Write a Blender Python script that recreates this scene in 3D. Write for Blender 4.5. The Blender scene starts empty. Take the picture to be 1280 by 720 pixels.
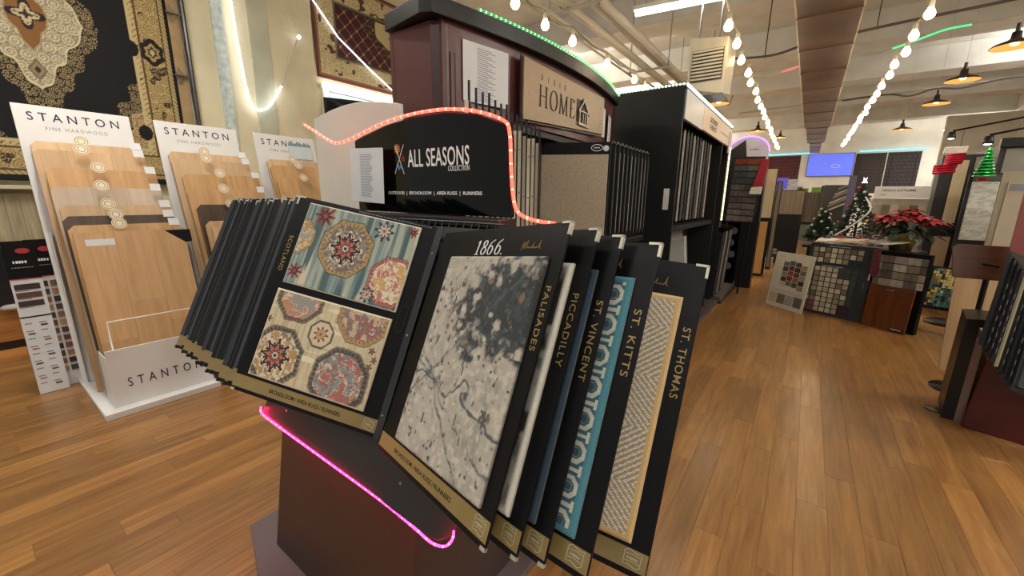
import bpy, math, random
import numpy as np
from mathutils import Vector, Matrix, Euler
random.seed(7)
C = bpy.context.scene.collection
PI = math.pi

# ------------------------------------------------------------------ camera, light, exposure
cam_d = bpy.data.cameras.new('camera')
cam_d.sensor_width = 36.0
cam_d.lens = 36.0 * 500.94 / 1280.0
cam_d.clip_start = 0.02
cam_d.clip_end = 100
cam = bpy.data.objects.new('camera', cam_d)
C.objects.link(cam)
cam.matrix_world = Matrix((
    (0.80915792, -0.1390384, 0.57090435, 0.0),
    (0.58745565, 0.17055164, -0.79108027, 0.0),
    (0.01262187, 0.97548986, 0.21968211, 1.5),
    (0, 0, 0, 1)))
sc = bpy.context.scene
sc.camera = cam
sc.view_settings.view_transform = 'Standard'
sc.view_settings.look = 'None'
sc.view_settings.gamma = 1
sc.view_settings.use_curve_mapping = False
sc.view_settings.exposure = 0.3
w = bpy.data.worlds.new('world')
sc.world = w
w.use_nodes = True
w.node_tree.nodes['Background'].inputs[0].default_value = (0.95, 0.93, 0.88, 1)
w.node_tree.nodes['Background'].inputs[1].default_value = 0.36


def area(name, loc, sx, sy, power, col=(1, .96, .89), rot=(0, 0, 0)):
    l = bpy.data.lights.new(name, 'AREA')
    l.shape = 'RECTANGLE'
    l.size = sx
    l.size_y = sy
    l.energy = power
    l.color = col
    o = bpy.data.objects.new(name, l)
    o.location = loc
    o.rotation_euler = rot
    C.objects.link(o)
    return o


# fill lights added to brighten shop and ceiling; tube fixtures for them follow below
FILL_LAMPS = ((-3.9, 0.6, 50), (-2.2, -1.9, 22), (1.3, -1.9, 40), (2.6, 1.6, 55), (4.3, 5.6, 70),
         (-5.3, 8.6, 80), (-5.3, 13.5, 90), (-5.3, 18.5, 90), (-4.9, 22.5, 90), (4.2, 21.8, 80), (3.9, 12.6, 70))
for (x, y, e) in FILL_LAMPS:
    area('added_fill_light', (x, y, 4.02), 1.3, 0.2, e)
    area('added_fill_light', (x, y, 4.20), 1.3, 0.2, e * 1.0, rot=(PI, 0, 0))

# ------------------------------------------------------------------ helpers


def lin(c):
    if isinstance(c, str):
        c = c.lstrip('#')
        c = [int(c[i:i + 2], 16) / 255 for i in (0, 2, 4)]
    return tuple(((v + .055) / 1.055) ** 2.4 if v > .04045 else v / 12.92 for v in c[:3])


def newmat(name):
    m = bpy.data.materials.new(name)
    m.use_nodes = True
    return m, m.node_tree.nodes, m.node_tree.links, m.node_tree.nodes['Principled BSDF']


MC = {}


def mat(name, col, rough=.5, var=.08, scale=8, metal=0, emit=0, bump=0, bscale=60, coat=0, trans=0, ecol=None, spec=.5):
    """plain procedural surface: base colour broken up by a soft noise, optional bump"""
    if name in MC:
        return MC[name]
    m, N, L, B = newmat(name)
    col = lin(col)
    tc = N.new('ShaderNodeTexCoord')
    n = N.new('ShaderNodeTexNoise')
    n.inputs['Scale'].default_value = scale
    n.inputs['Detail'].default_value = 3
    L.new(tc.outputs['Object'], n.inputs['Vector'])
    r = N.new('ShaderNodeValToRGB')
    r.color_ramp.elements[0].position = .3
    r.color_ramp.elements[1].position = .7
    r.color_ramp.elements[0].color = (*[v * (1 - var) for v in col], 1)
    r.color_ramp.elements[1].color = (*[min(1, v * (1 + var)) for v in col], 1)
    L.new(n.outputs['Fac'], r.inputs['Fac'])
    L.new(r.outputs['Color'], B.inputs['Base Color'])
    B.inputs['Roughness'].default_value = rough
    B.inputs['Metallic'].default_value = metal
    B.inputs['Specular IOR Level'].default_value = spec
    if coat:
        B.inputs['Coat Weight'].default_value = coat
        B.inputs['Coat Roughness'].default_value = .08
    if trans:
        B.inputs['Transmission Weight'].default_value = trans
    if emit:
        B.inputs['Emission Color'].default_value = (*(lin(ecol) if ecol else col), 1)
        B.inputs['Emission Strength'].default_value = emit
    if bump:
        n2 = N.new('ShaderNodeTexNoise')
        n2.inputs['Scale'].default_value = bscale
        n2.inputs['Detail'].default_value = 4
        L.new(tc.outputs['Object'], n2.inputs['Vector'])
        b = N.new('ShaderNodeBump')
        b.inputs['Strength'].default_value = bump
        b.inputs['Distance'].default_value = .004
        L.new(n2.outputs['Fac'], b.inputs['Height'])
        L.new(b.outputs['Normal'], B.inputs['Normal'])
    MC[name] = m
    return m


def wood(name, c1, c2, axis=2, rough=.45, grain=1.0, rnd='object', coat=0, tone=.25, world=False):
    """wood grain stretched along one axis; each piece gets its own tone"""
    if name in MC:
        return MC[name]
    m, N, L, B = newmat(name)
    c1, c2 = lin(c1), lin(c2)
    if world:
        tc = N.new('ShaderNodeNewGeometry')
        vec = tc.outputs['Position']
    else:
        tc = N.new('ShaderNodeTexCoord')
        vec = tc.outputs['Object']
    if rnd == 'object':
        oi = N.new('ShaderNodeObjectInfo')
        rv = oi.outputs['Random']
    else:
        oi = N.new('ShaderNodeNewGeometry')
        rv = oi.outputs['Random Per Island']
    off = N.new('ShaderNodeVectorMath')
    off.operation = 'ADD'
    cmb = N.new('ShaderNodeCombineXYZ')
    mu = N.new('ShaderNodeMath')
    mu.operation = 'MULTIPLY'
    mu.inputs[1].default_value = 37
    L.new(rv, mu.inputs[0])
    for i in range(3):
        L.new(mu.outputs[0], cmb.inputs[i])
    L.new(vec, off.inputs[0])
    L.new(cmb.outputs[0], off.inputs[1])
    mp = N.new('ShaderNodeMapping')
    s = [16 * grain] * 3
    s[axis] = 1.1 * grain
    mp.inputs['Scale'].default_value = s
    L.new(off.outputs[0], mp.inputs['Vector'])
    n = N.new('ShaderNodeTexNoise')
    n.inputs['Scale'].default_value = 2.2
    n.inputs['Detail'].default_value = 6
    n.inputs['Roughness'].default_value = .62
    n.inputs['Distortion'].default_value = .6
    L.new(mp.outputs[0], n.inputs['Vector'])
    r = N.new('ShaderNodeValToRGB')
    r.color_ramp.elements[0].position = .28
    r.color_ramp.elements[1].position = .72
    r.color_ramp.elements[0].color = (*c1, 1)
    r.color_ramp.elements[1].color = (*c2, 1)
    L.new(n.outputs['Fac'], r.inputs['Fac'])
    hsv = N.new('ShaderNodeHueSaturation')
    mr = N.new('ShaderNodeMapRange')
    mr.inputs['To Min'].default_value = 1 - tone
    mr.inputs['To Max'].default_value = 1 + tone
    L.new(rv, mr.inputs['Value'])
    L.new(mr.outputs[0], hsv.inputs['Value'])
    L.new(r.outputs['Color'], hsv.inputs['Color'])
    L.new(hsv.outputs[0], B.inputs['Base Color'])
    B.inputs['Roughness'].default_value = rough
    if coat:
        B.inputs['Coat Weight'].default_value = coat
        B.inputs['Coat Roughness'].default_value = .2
    b = N.new('ShaderNodeBump')
    b.inputs['Strength'].default_value = .12
    b.inputs['Distance'].default_value = .002
    L.new(n.outputs['Fac'], b.inputs['Height'])
    L.new(b.outputs['Normal'], B.inputs['Normal'])
    MC[name] = m
    return m


def carpet_mat():
    """pile whose colour comes from the woven pattern stored on the mesh"""
    if 'woven pile' in MC:
        return MC['woven pile']
    m, N, L, B = newmat('woven pile')
    a = N.new('ShaderNodeAttribute')
    a.attribute_name = 'Col'
    tc = N.new('ShaderNodeTexCoord')
    n = N.new('ShaderNodeTexNoise')
    n.inputs['Scale'].default_value = 260
    n.inputs['Detail'].default_value = 2
    L.new(tc.outputs['Object'], n.inputs['Vector'])
    mr = N.new('ShaderNodeMapRange')
    mr.inputs['To Min'].default_value = .8
    mr.inputs['To Max'].default_value = 1.2
    L.new(n.outputs['Fac'], mr.inputs['Value'])
    mx = N.new('ShaderNodeVectorMath')
    mx.operation = 'SCALE'
    L.new(a.outputs['Color'], mx.inputs[0])
    L.new(mr.outputs[0], mx.inputs['Scale'])
    L.new(mx.outputs[0], B.inputs['Base Color'])
    B.inputs['Roughness'].default_value = .92
    B.inputs['Sheen Weight'].default_value = .15
    b = N.new('ShaderNodeBump')
    b.inputs['Strength'].default_value = .4
    b.inputs['Distance'].default_value = .002
    L.new(n.outputs['Fac'], b.inputs['Height'])
    L.new(b.outputs['Normal'], B.inputs['Normal'])
    MC['woven pile'] = m
    return m


class MB:
    def __init__(self):
        self.v, self.f, self.m = [], [], []

    def add(self, vs, fs, m=0):
        o = len(self.v)
        self.v += [tuple(x) for x in vs]
        self.f += [tuple(i + o for i in f) for f in fs]
        self.m += [m] * len(fs)
        return self

    def box(self, c, s, R=None, m=0):
        """centre, full size"""
        hs = [x / 2 for x in s]
        vs = []
        for dx, dy, dz in ((-1, -1, -1), (1, -1, -1), (1, 1, -1), (-1, 1, -1), (-1, -1, 1), (1, -1, 1), (1, 1, 1), (-1, 1, 1)):
            p = Vector((dx * hs[0], dy * hs[1], dz * hs[2]))
            if R is not None:
                p = R @ p
            vs.append(p + Vector(c))
        return self.add(vs, [(0, 3, 2, 1), (4, 5, 6, 7), (0, 1, 5, 4), (1, 2, 6, 5), (2, 3, 7, 6), (3, 0, 4, 7)], m)

    def bb(self, x0, x1, y0, y1, z0, z1, m=0):
        return self.box(((x0 + x1) / 2, (y0 + y1) / 2, (z0 + z1) / 2), (abs(x1 - x0), abs(y1 - y0), abs(z1 - z0)), None, m)

    def hexa(self, b, t, m=0):
        """bottom ring b and top ring t (same count, counter-clockwise from above)"""
        n = len(b)
        fs = [tuple(reversed(range(n))), tuple(range(n, 2 * n))]
        fs += [(i, (i + 1) % n, n + (i + 1) % n, n + i) for i in range(n)]
        return self.add(list(b) + list(t), fs, m)

    def prism(self, poly, y0, y1, m=0):
        """polygon in xz, extruded along y"""
        n = len(poly)
        vs = [(x, y0, z) for x, z in poly] + [(x, y1, z) for x, z in poly]
        fs = [tuple(range(n)), tuple(reversed(range(n, 2 * n)))]
        fs += [((i + 1) % n, i, n + i, n + (i + 1) % n) for i in range(n)]
        return self.add(vs, fs, m)

    def tube(self, pts, r, n=8, m=0, cap=True):
        pts = [Vector(p) for p in pts]
        rs = r if isinstance(r, (list, tuple)) else [r] * len(pts)
        vs, fs = [], []
        up = Vector((0, 0, 1))
        prev = None
        for i, p in enumerate(pts):
            a = pts[max(0, i - 1)]
            b = pts[min(len(pts) - 1, i + 1)]
            d = (b - a).normalized()
            if prev is None:
                s = d.cross(up)
                if s.length < 1e-3:
                    s = d.cross(Vector((1, 0, 0)))
            else:
                s = prev - d * prev.dot(d)
            s.normalize()
            prev = s
            t = s.cross(d)
            for k in range(n):
                an = 2 * PI * k / n
                vs.append(p + (s * math.cos(an) + t * math.sin(an)) * rs[i])
        for i in range(len(pts) - 1):
            for k in range(n):
                fs.append((i * n + k, i * n + (k + 1) % n, (i + 1) * n + (k + 1) % n, (i + 1) * n + k))
        if cap:
            fs.append(tuple(range(n)))
            fs.append(tuple(reversed(range((len(pts) - 1) * n, len(pts) * n))))
        return self.add(vs, fs, m)

    def lathe(self, prof, c=(0, 0, 0), n=16, m=0):
        """prof: list of (r, z)"""
        vs, fs = [], []
        for r, z in prof:
            for k in range(n):
                a = 2 * PI * k / n
                vs.append((c[0] + r * math.cos(a), c[1] + r * math.sin(a), c[2] + z))
        for i in range(len(prof) - 1):
            for k in range(n):
                fs.append((i * n + k, i * n + (k + 1) % n, (i + 1) * n + (k + 1) % n, (i + 1) * n + k))
        return self.add(vs, fs, m)

    def mesh(self, name, mats, smooth=False):
        me = bpy.data.meshes.new(name)
        me.from_pydata([tuple(v) for v in self.v], [], self.f)
        for mm in (mats if isinstance(mats, (list, tuple)) else [mats]):
            me.materials.append(mm)
        me.polygons.foreach_set('material_index', self.m)
        if smooth:
            me.polygons.foreach_set('use_smooth', [True] * len(me.polygons))
        me.update()
        return me

    def build(self, name, mats, parent=None, smooth=False, bevel=0, **kw):
        o = bpy.data.objects.new(name, self.mesh(name, mats, smooth))
        return fin(o, parent, bevel, **kw)


def fin(o, parent=None, bevel=0, label=None, kind=None, cat=None, group=None, M=None):
    C.objects.link(o)
    if parent is not None:
        o.parent = parent
    if M is not None:
        o.matrix_local = M
    if bevel:
        b = o.modifiers.new('bevel', 'BEVEL')
        b.width = bevel
        b.segments = 2
        b.limit_method = 'ANGLE'
    if label:
        o['label'] = label
    if kind:
        o['kind'] = kind
    if cat:
        o['category'] = cat
    if group:
        o['group'] = group
    return o


def inst(name, me, parent=None, M=None, **kw):
    return fin(bpy.data.objects.new(name, me), parent, M=M, **kw)


def thing(name, label, cat, loc=(0, 0, 0), rz=0, group=None, M=None):
    o = bpy.data.objects.new(name, None)
    o.empty_display_size = .05
    C.objects.link(o)
    if M is not None:
        o.matrix_world = M
    else:
        o.location = loc
        o.rotation_euler = (0, 0, rz)
    o['label'] = label
    o['category'] = cat
    if group:
        o['group'] = group
    return o


def frame(o, ex, ez):
    """right-handed frame: x along ex, z along ez, y = away from the face"""
    ex = Vector(ex).normalized()
    ez = Vector(ez)
    ez = (ez - ex * ez.dot(ex)).normalized()
    ey = ez.cross(ex)
    M = Matrix.Identity(4)
    for i in range(3):
        M[i][0], M[i][1], M[i][2], M[i][3] = ex[i], ey[i], ez[i], o[i]
    return M


TXC = {}


def text_raw(body, bold=0, space=1.0, shear=0):
    key = (body, bold, space, shear)
    if key not in TXC:
        cu = bpy.data.curves.new('t', 'FONT')
        cu.body = body
        cu.size = 1
        cu.resolution_u = 3
        cu.extrude = .5
        cu.offset = bold
        cu.space_character = space
        cu.shear = shear
        ob = bpy.data.objects.new('t', cu)
        me = bpy.data.meshes.new_from_object(ob)
        n = len(me.vertices)
        co = np.empty(n * 3)
        me.vertices.foreach_get('co', co)
        co = co.reshape(-1, 3)
        fs = [tuple(p.vertices) for p in me.polygons]
        bpy.data.objects.remove(ob)
        bpy.data.meshes.remove(me)
        TXC[key] = (co, fs)
    return TXC[key]


def letters(parent, body, m, cx, cz, w, h, y=0.0, rot=0, depth=.0015, bold=0, space=1.0, shear=0, name='lettering', R=None, label=None):
    """writing fitted to w x h, centred at (cx, cz) in the parent's xz plane, facing -y"""
    co, fs = text_raw(body, bold, space, shear)
    lo, hi = co.min(0), co.max(0)
    c = (lo + hi) / 2
    p = (co - c) / (hi - lo)
    x, z, d = p[:, 0] * w, p[:, 1] * h, p[:, 2] * depth
    ca, sa = math.cos(rot), math.sin(rot)
    X = cx + x * ca - z * sa
    Z = cz + x * sa + z * ca
    Y = y - d
    me = bpy.data.meshes.new(name)
    me.from_pydata(list(zip(X.tolist(), Y.tolist(), Z.tolist())), [], fs)
    me.materials.append(m)
    return inst(name, me, parent, M=R, label=label)


def ribbon(mb, pts, wd, y=0, d=.0012, m=0):
    """flat pen stroke in the xz plane"""
    n = len(pts)
    vs, fs = [], []
    for i, (x, z) in enumerate(pts):
        a, b = pts[max(0, i - 1)], pts[min(n - 1, i + 1)]
        dx, dz = b[0] - a[0], b[1] - a[1]
        l = math.hypot(dx, dz) or 1
        nx, nz = -dz / l, dx / l
        ww = (wd(i / (n - 1)) if callable(wd) else wd) / 2
        vs += [(x + nx * ww, y - d, z + nz * ww), (x - nx * ww, y - d, z - nz * ww), (x - nx * ww, y, z - nz * ww), (x + nx * ww, y, z + nz * ww)]
    for i in range(n - 1):
        for k in range(4):
            fs.append((i * 4 + k, i * 4 + (k + 1) % 4, i * 4 + 4 + (k + 1) % 4, i * 4 + 4 + k))
    fs += [(3, 2, 1, 0), (n * 4 - 4, n * 4 - 3, n * 4 - 2, n * 4 - 1)]
    mb.add(vs, fs, m)


# numpy noise
def _hash(i, j, s):
    h = np.sin(i * 127.1 + j * 311.7 + s * 74.7) * 43758.5453
    return h - np.floor(h)


def vnoise(u, v, s=0):
    i, j = np.floor(u), np.floor(v)
    f, g = u - i, v - j
    f = f * f * (3 - 2 * f)
    g = g * g * (3 - 2 * g)
    return (_hash(i, j, s) * (1 - f) + _hash(i + 1, j, s) * f) * (1 - g) + (_hash(i, j + 1, s) * (1 - f) + _hash(i + 1, j + 1, s) * f) * g


def fbm(u, v, s=0, o=4):
    t, a = 0, .5
    for k in range(o):
        t = t + a * vnoise(u * 2 ** k, v * 2 ** k, s + k * 3)
        a *= .5
    return t / (1 - .5 ** o)


def mixc(a, b, t):
    t = np.clip(t, 0, 1)[..., None]
    return a * (1 - t) + np.array(b) * t


def cgrid(name, w_, h_, nx, ny, fn, parent=None, th=.008, back='#555048', M=None, x0=0, z0=0, wav=None, fringe=None, **kw):
    """a woven piece: front face at y=0 (facing -y) whose pattern colours sit on a fine grid; x from x0, z from z0 up"""
    u = np.linspace(0, w_, nx + 1)
    v = np.linspace(0, h_, ny + 1)
    U, V = np.meshgrid(u, v)
    col = fn(U, V)
    n = (nx + 1) * (ny + 1)
    Yv = np.zeros_like(U)
    edge = np.minimum(np.minimum(U, w_ - U), np.minimum(V, h_ - V))
    rr = th * .5
    Yv += np.where(edge < rr, (rr - edge) * .8, 0)
    if wav:
        Yv += wav(U, V)
    co = np.stack([U + x0, Yv, V + z0], -1).reshape(-1, 3)
    idx = np.arange(n).reshape(ny + 1, nx + 1)
    q = np.stack([idx[:-1, :-1], idx[:-1, 1:], idx[1:, 1:], idx[1:, :-1]], -1).reshape(-1, 4)
    # rim and back
    rim = list(idx[0, :]) + list(idx[1:, -1]) + list(idx[-1, -2::-1]) + list(idx[-2:0:-1, 0])
    k = len(rim)
    rc = co[rim].copy()
    rc[:, 1] += th
    co2 = np.vstack([co, rc])
    faces = q.tolist()
    for i in range(k):
        j = (i + 1) % k
        faces.append([rim[j], rim[i], n + i, n + j])
    if not wav:
        faces.append([n + i for i in range(k)][::-1])
    me = bpy.data.meshes.new(name)
    me.from_pydata(co2.tolist(), [], faces)
    ca = me.color_attributes.new('Col', 'FLOAT_COLOR', 'POINT')
    cc = np.ones((n + k, 4), dtype=np.float32)
    cc[:n, :3] = np.clip(col.reshape(-1, 3), 0, 1)
    cc[n:, :3] = lin(back)
    ca.data.foreach_set('color', cc.ravel())
    me.materials.append(carpet_mat())
    me.update()
    return inst(name, me, parent, M=M, **kw)


def A(c):
    return np.array(lin(c))


def base(U, c):
    return np.ones(U.shape + (3,)) * A(c)


def oct_d(x, y):
    ax, ay = abs(x), abs(y)
    return np.maximum(np.maximum(ax, ay), (ax + ay) / 1.3066 * .924)


# common materials
blackm = mat('satin black board', '#0e0e10', .42, .1, spec=.18)
blackg = mat('black laminate', '#121213', .35, .08, spec=.35)
charm = mat('charcoal laminate', '#2c2a29', .42, .08)
goldm = mat('dull gold print', '#8a7748', .45, .1)
goldt = mat('gold lettering', '#a58a52', .4, .05, metal=.4)
whitet = mat('white print', '#f2f2f0', .5, .02)
nav = mat('navy print', '#1d1b3a', .5, .03)
whitep = mat('white painted metal', '#e4e2dd', .35, .03)
paper = mat('white paper', '#dfe0e2', .7, .03)
greyp = mat('grey print', '#8a8a8c', .7, .03)
steel = mat('brushed steel', '#9a9a98', .3, .06, metal=.9)
blackw = mat('black wire', '#101010', .4, .05, metal=.3)
silverc = mat('pale corner bracket', '#b9b7a6', .35, .05, metal=.3)

# ------------------------------------------------------------------ floor
XW = -6.2
YB = 24.3
ZC = 4.95
st = MB().bb(-6.6, 5.0, -3.0, YB + .3, -.06, -.011)
floor = st.build('floor', mat('subfloor', '#3a2515', .9, .05), kind='structure')
PW, PG = .128, .0007
pm1 = wood('oak floor plank', '#744b25', '#a47741', 1, .33, .8, 'object', coat=.25, tone=.22, world=True)
pm2 = wood('oak floor plank joined', '#744b25', '#a47741', 1, .33, .8, 'island', coat=.25, tone=.22, world=True)
Rc = np.array(cam.matrix_world)[:3, :3]


def inframe(x, y, z):
    v = Rc.T @ (np.array([x, y, z]) - np.array([0, 0, 1.5]))
    if v[2] > -.05:
        return False
    px, py = 640 + 500.94 * v[0] / -v[2], 360 - 500.94 * v[1] / -v[2]
    return -60 < px < 1340 and -30 < py < 780


planks = []
rp = random.Random(3)
nrow = int((4.6 + 6.5) / PW)
for i in range(nrow):
    x = -6.5 + i * PW
    y = -2.8 - rp.random() * 1.2
    while y < YB:
        Ln = rp.choice((.62, .9, 1.2, 1.2))
        planks.append((x, y, Ln))
        y += Ln
near = []
for k, (x, y, Ln) in enumerate(planks):
    vis = any(inframe(x + PW / 2, y + Ln * t, 0) for t in (0, .5, 1))
    hid = (-1.75 < x < -.85 and .55 < y < 1.3) or (-2.2 < x < -1.05 and 1.3 < y < 6)
    d = math.hypot(x, y + Ln / 2)
    if vis and not hid:
        near.append((d, k))
near.sort()
chosen = set(k for d, k in near[:298])


def plank_box(mb, x, y, Ln):
    e = .0005
    x0, x1, y0, y1 = x + PG / 2, x + PW - PG / 2, y + PG / 2, y + Ln - PG / 2
    mb.hexa([(x0, y0, -.011), (x1, y0, -.011), (x1, y1, -.011), (x0, y1, -.011)], [(x0, y0, -e), (x1, y0, -e), (x1, y1, -e), (x0, y1, -e)])
    mb.f.pop(-5)
    mb.m.pop()
    o = len(mb.v) - 4
    mb.v += [(x0 + e, y0 + e, 0), (x1 - e, y0 + e, 0), (x1 - e, y1 - e, 0), (x0 + e, y1 - e, 0)]
    mb.f += [(o + 4, o + 5, o + 6, o + 7)] + [(o + a, o + (a + 1) % 4, o + 4 + (a + 1) % 4, o + 4 + a) for a in range(4)]
    mb.m += [0] * 5


pmesh = {}
far = MB()
for k, (x, y, Ln) in enumerate(planks):
    if k in chosen:
        if Ln not in pmesh:
            b = MB()
            plank_box(b, 0, 0, Ln)
            pmesh[Ln] = b.mesh('plank', pm1)
        inst('plank', pmesh[Ln], floor, Matrix.Translation((x, y, 0)))
    else:
        plank_box(far, x, y, Ln)
far.build('far_planks', pm2, floor, kind='stuff')

# ------------------------------------------------------------------ walls and ceiling


def wall_mat(name, c, brick=True):
    m, N, L, B = newmat(name)
    tc = N.new('ShaderNodeTexCoord')
    n = N.new('ShaderNodeTexNoise')
    n.inputs['Scale'].default_value = 1.6
    n.inputs['Detail'].default_value = 6
    L.new(tc.outputs['Object'], n.inputs['Vector'])
    r = N.new('ShaderNodeValToRGB')
    c = lin(c)
    r.color_ramp.elements[0].position = .3
    r.color_ramp.elements[0].color = (*[v * .85 for v in c], 1)
    r.color_ramp.elements[1].position = .7
    r.color_ramp.elements[1].color = (*[min(1, v * 1.06) for v in c], 1)
    L.new(n.outputs['Fac'], r.inputs['Fac'])
    L.new(r.outputs['Color'], B.inputs['Base Color'])
    B.inputs['Roughness'].default_value = .6
    mp = N.new('ShaderNodeMapping')
    mp.inputs['Rotation'].default_value = (PI / 2, 0, PI / 2)
    L.new(tc.outputs['Object'], mp.inputs['Vector'])
    bk = N.new('ShaderNodeTexBrick')
    bk.inputs['Scale'].default_value = 1
    bk.inputs['Brick Width'].default_value = .21
    bk.inputs['Row Height'].default_value = .075
    bk.inputs['Mortar Size'].default_value = .006
    bk.inputs['Mortar Smooth'].default_value = .6
    L.new(mp.outputs[0], bk.inputs['Vector'])
    n2 = N.new('ShaderNodeTexNoise')
    n2.inputs['Scale'].default_value = 30
    n2.inputs['Detail'].default_value = 5
    L.new(tc.outputs['Object'], n2.inputs['Vector'])
    ad = N.new('ShaderNodeMath')
    ad.operation = 'MULTIPLY_ADD'
    L.new(bk.outputs['Fac'], ad.inputs[0])
    ad.inputs[1].default_value = -.8 if brick else 0
    L.new(n2.outputs['Fac'], ad.inputs[2])
    b = N.new('ShaderNodeBump')
    b.inputs['Strength'].default_value = .35
    b.inputs['Distance'].default_value = .01
    L.new(ad.outputs[0], b.inputs['Height'])
    L.new(b.outputs['Normal'], B.inputs['Normal'])
    return m


wl = wall_mat('cream painted brick', '#e6ddbc')
wb = wall_mat('pale painted wall', '#dfdcd3', False)
cl = mat('white painted concrete', '#d6d5cf', .7, .1, 2.5, bump=.3, bscale=12)
MB().bb(XW - .3, XW, -3, YB + .3, -.02, ZC + .1).build('wall_left', wl, kind='structure')
MB().bb(XW, 5.2, YB, YB + .25, -.02, ZC + .1).build('wall_back', wb, kind='structure')
MB().bb(4.9, 5.2, -3, YB, -.02, ZC + .1).build('wall_right', wb, kind='structure')
ceil = MB().bb(XW - .3, 5.2, -3, YB + .3, ZC, ZC + .2).build('ceiling', cl, kind='structure')
for y0, y1 in ((-1.2, -.6), (3.0, 3.6), (7.6, 8.2), (10.6, 11.2), (13.6, 14.3), (16.8, 17.5), (20.4, 21.0)):
    MB().bb(XW, 4.9, y0, y1, 4.42, ZC).build('beam', cl, ceil, bevel=.01)
# pilasters on the left wall
tr1 = MB().bb(XW, XW + .12, 1.92, 3.47, 0, ZC).build('trim_1', wl, kind='structure')
MB().bb(XW + .12, XW + .145, 2.22, 2.34, 0, ZC).build('trim_2', mat('flaking pale blue paint', '#c6d3cf', .6, .25, 14, bump=.6, bscale=25), kind='structure')
MB().bb(XW + .12, XW + .135, 2.62, 2.86, 0, ZC).build('trim_3', mat('grey green paint', '#bfc0a8', .6, .1, 4), kind='structure')
MB().bb(XW, XW + .02, -3, 4.5, 0, .16).build('baseboard_left', mat('dark skirting', '#4a3524', .5), kind='structure')
# window high in the wall behind the second rug
win = MB().bb(XW + .0, XW + .06, 3.6, 6.6, 2.2, 2.28).bb(XW, XW + .06, 3.6, 6.6, 3.05, 3.12).bb(XW, XW + .06, 3.6, 3.68, 2.28, 3.05).bb(XW, XW + .06, 6.52, 6.6, 2.28, 3.05).build('window_1', whitep, kind='structure')
MB().bb(XW + .015, XW + .03, 3.68, 6.52, 2.28, 3.05).build('pane', mat('frosted blue pane', '#b9cfd6', .3, .1), win)

# ------------------------------------------------------------------ nearest display: the wing rack with the red-lit header
U = Vector((0.029, 0.4323, 0.9012)).normalized()
NV = Vector((0, -.901, .432))
HY, HZ = .919, 1.388
blackd = mat('worn black laminate', '#25211f', .38, .15, 3)
grp = mat('grey brown plinth laminate', '#5f5355', .35, .08, 3)

stand = thing('display_stand', 'near black wing rack stand with glossy black header, slatted wire shelf and pedestal base', 'display stand', (-1.2, .85, 0))
S = Matrix.Translation((-1.2, -.85, 0)) @ Matrix.Identity(4)
SI = Matrix.Translation((1.2, -.85, 0))      # world coordinates -> stand coordinates


def ks(mb, name, m, bevel=0, smooth=False, **kw):
    return mb.build(name, m, stand, smooth, bevel, M=SI, **kw)


pl = [(-1.86, .56), (-1.56, .47), (-.94, .47), (-.72, .56), (-.72, 1.2), (-1.86, 1.2)]
ks(MB().hexa([(x, y, 0) for x, y in pl], [(x, y, .03) for x, y in pl]), 'base_plate', grp, .004)
ks(MB().hexa([(-1.655, .582, .03), (-.80, .582, .03), (-.80, 1.15, .03), (-1.655, 1.15, .03)],
             [(-1.64, .672, .66), (-.815, .672, .66), (-.815, 1.15, .66), (-1.64, 1.15, .66)]), 'pedestal', mat('pedestal laminate', '#3a2c28', .35, .12, 3), .003)
ks(MB().hexa([(-1.6, .70, .66), (-.84, .70, .66), (-.84, 1.15, .66), (-1.6, 1.15, .66)],
             [(-1.6, 1.04, 1.40), (-.84, 1.04, 1.40), (-.84, 1.15, 1.40), (-1.6, 1.15, 1.40)]), 'back_body', blackd, .003)
# apron with the rounded lower corner
Fa = frame((-1.67, .602, .64), (1, 0, 0), U)
ap = [(0, .02), (.01, 0)] + [(.98 + .08 * math.sin(a), .08 - .08 * math.cos(a) - .018) for a in (0, .4, .8, 1.2, 1.57)] + [(1.06, .20), (0, .22)]
apron = MB().prism(ap, 0, .02).build('apron', blackd, stand, M=SI @ Fa, bevel=.002)
for x in (.16, .83):
    MB().lathe([(0, .003), (.004, .002), (.005, 0)], n=10).build('screw', steel, apron, M=Matrix.Translation((x, 0, .06)) @ Matrix.Rotation(PI / 2, 4, 'X'))
# hinge rails
for z in (-.02, -.655):
    c0 = Vector((0, HY, HZ)) + U * z + NV * (-.012)
    ks(MB().tube([(-1.66, c0.y, c0.z), (-.64, c0.y, c0.z)], .008, 6), 'hinge_rail', blackw)
ks(MB().box((-1.15, HY + .30 * U.y * -1 + .045, HZ - .34 * U.z), (1.0, .02, .70), Matrix.Rotation(-math.atan2(U.y, U.z), 3, 'X')), 'rack_back', blackd)
# header
hp = [(-1.66, 1.435), (-.805, 1.435), (-.81, 1.70), (-.84, 1.737), (-.95, 1.776), (-1.10, 1.797), (-1.28, 1.797), (-1.44, 1.781), (-1.60, 1.751), (-1.66, 1.735)]
glossb = mat('glossy black acrylic', '#060607', .07, .02, spec=.3)
hdr = ks(MB().prism(hp, 1.1, 1.125), 'header_panel', glossb, .003)


def hl(t, m, cx, cz, w_, h_, **k):
    k.setdefault('depth', .0012)
    return letters(hdr, t, m, cx, cz, w_, h_, y=1.0995, **k)


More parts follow.
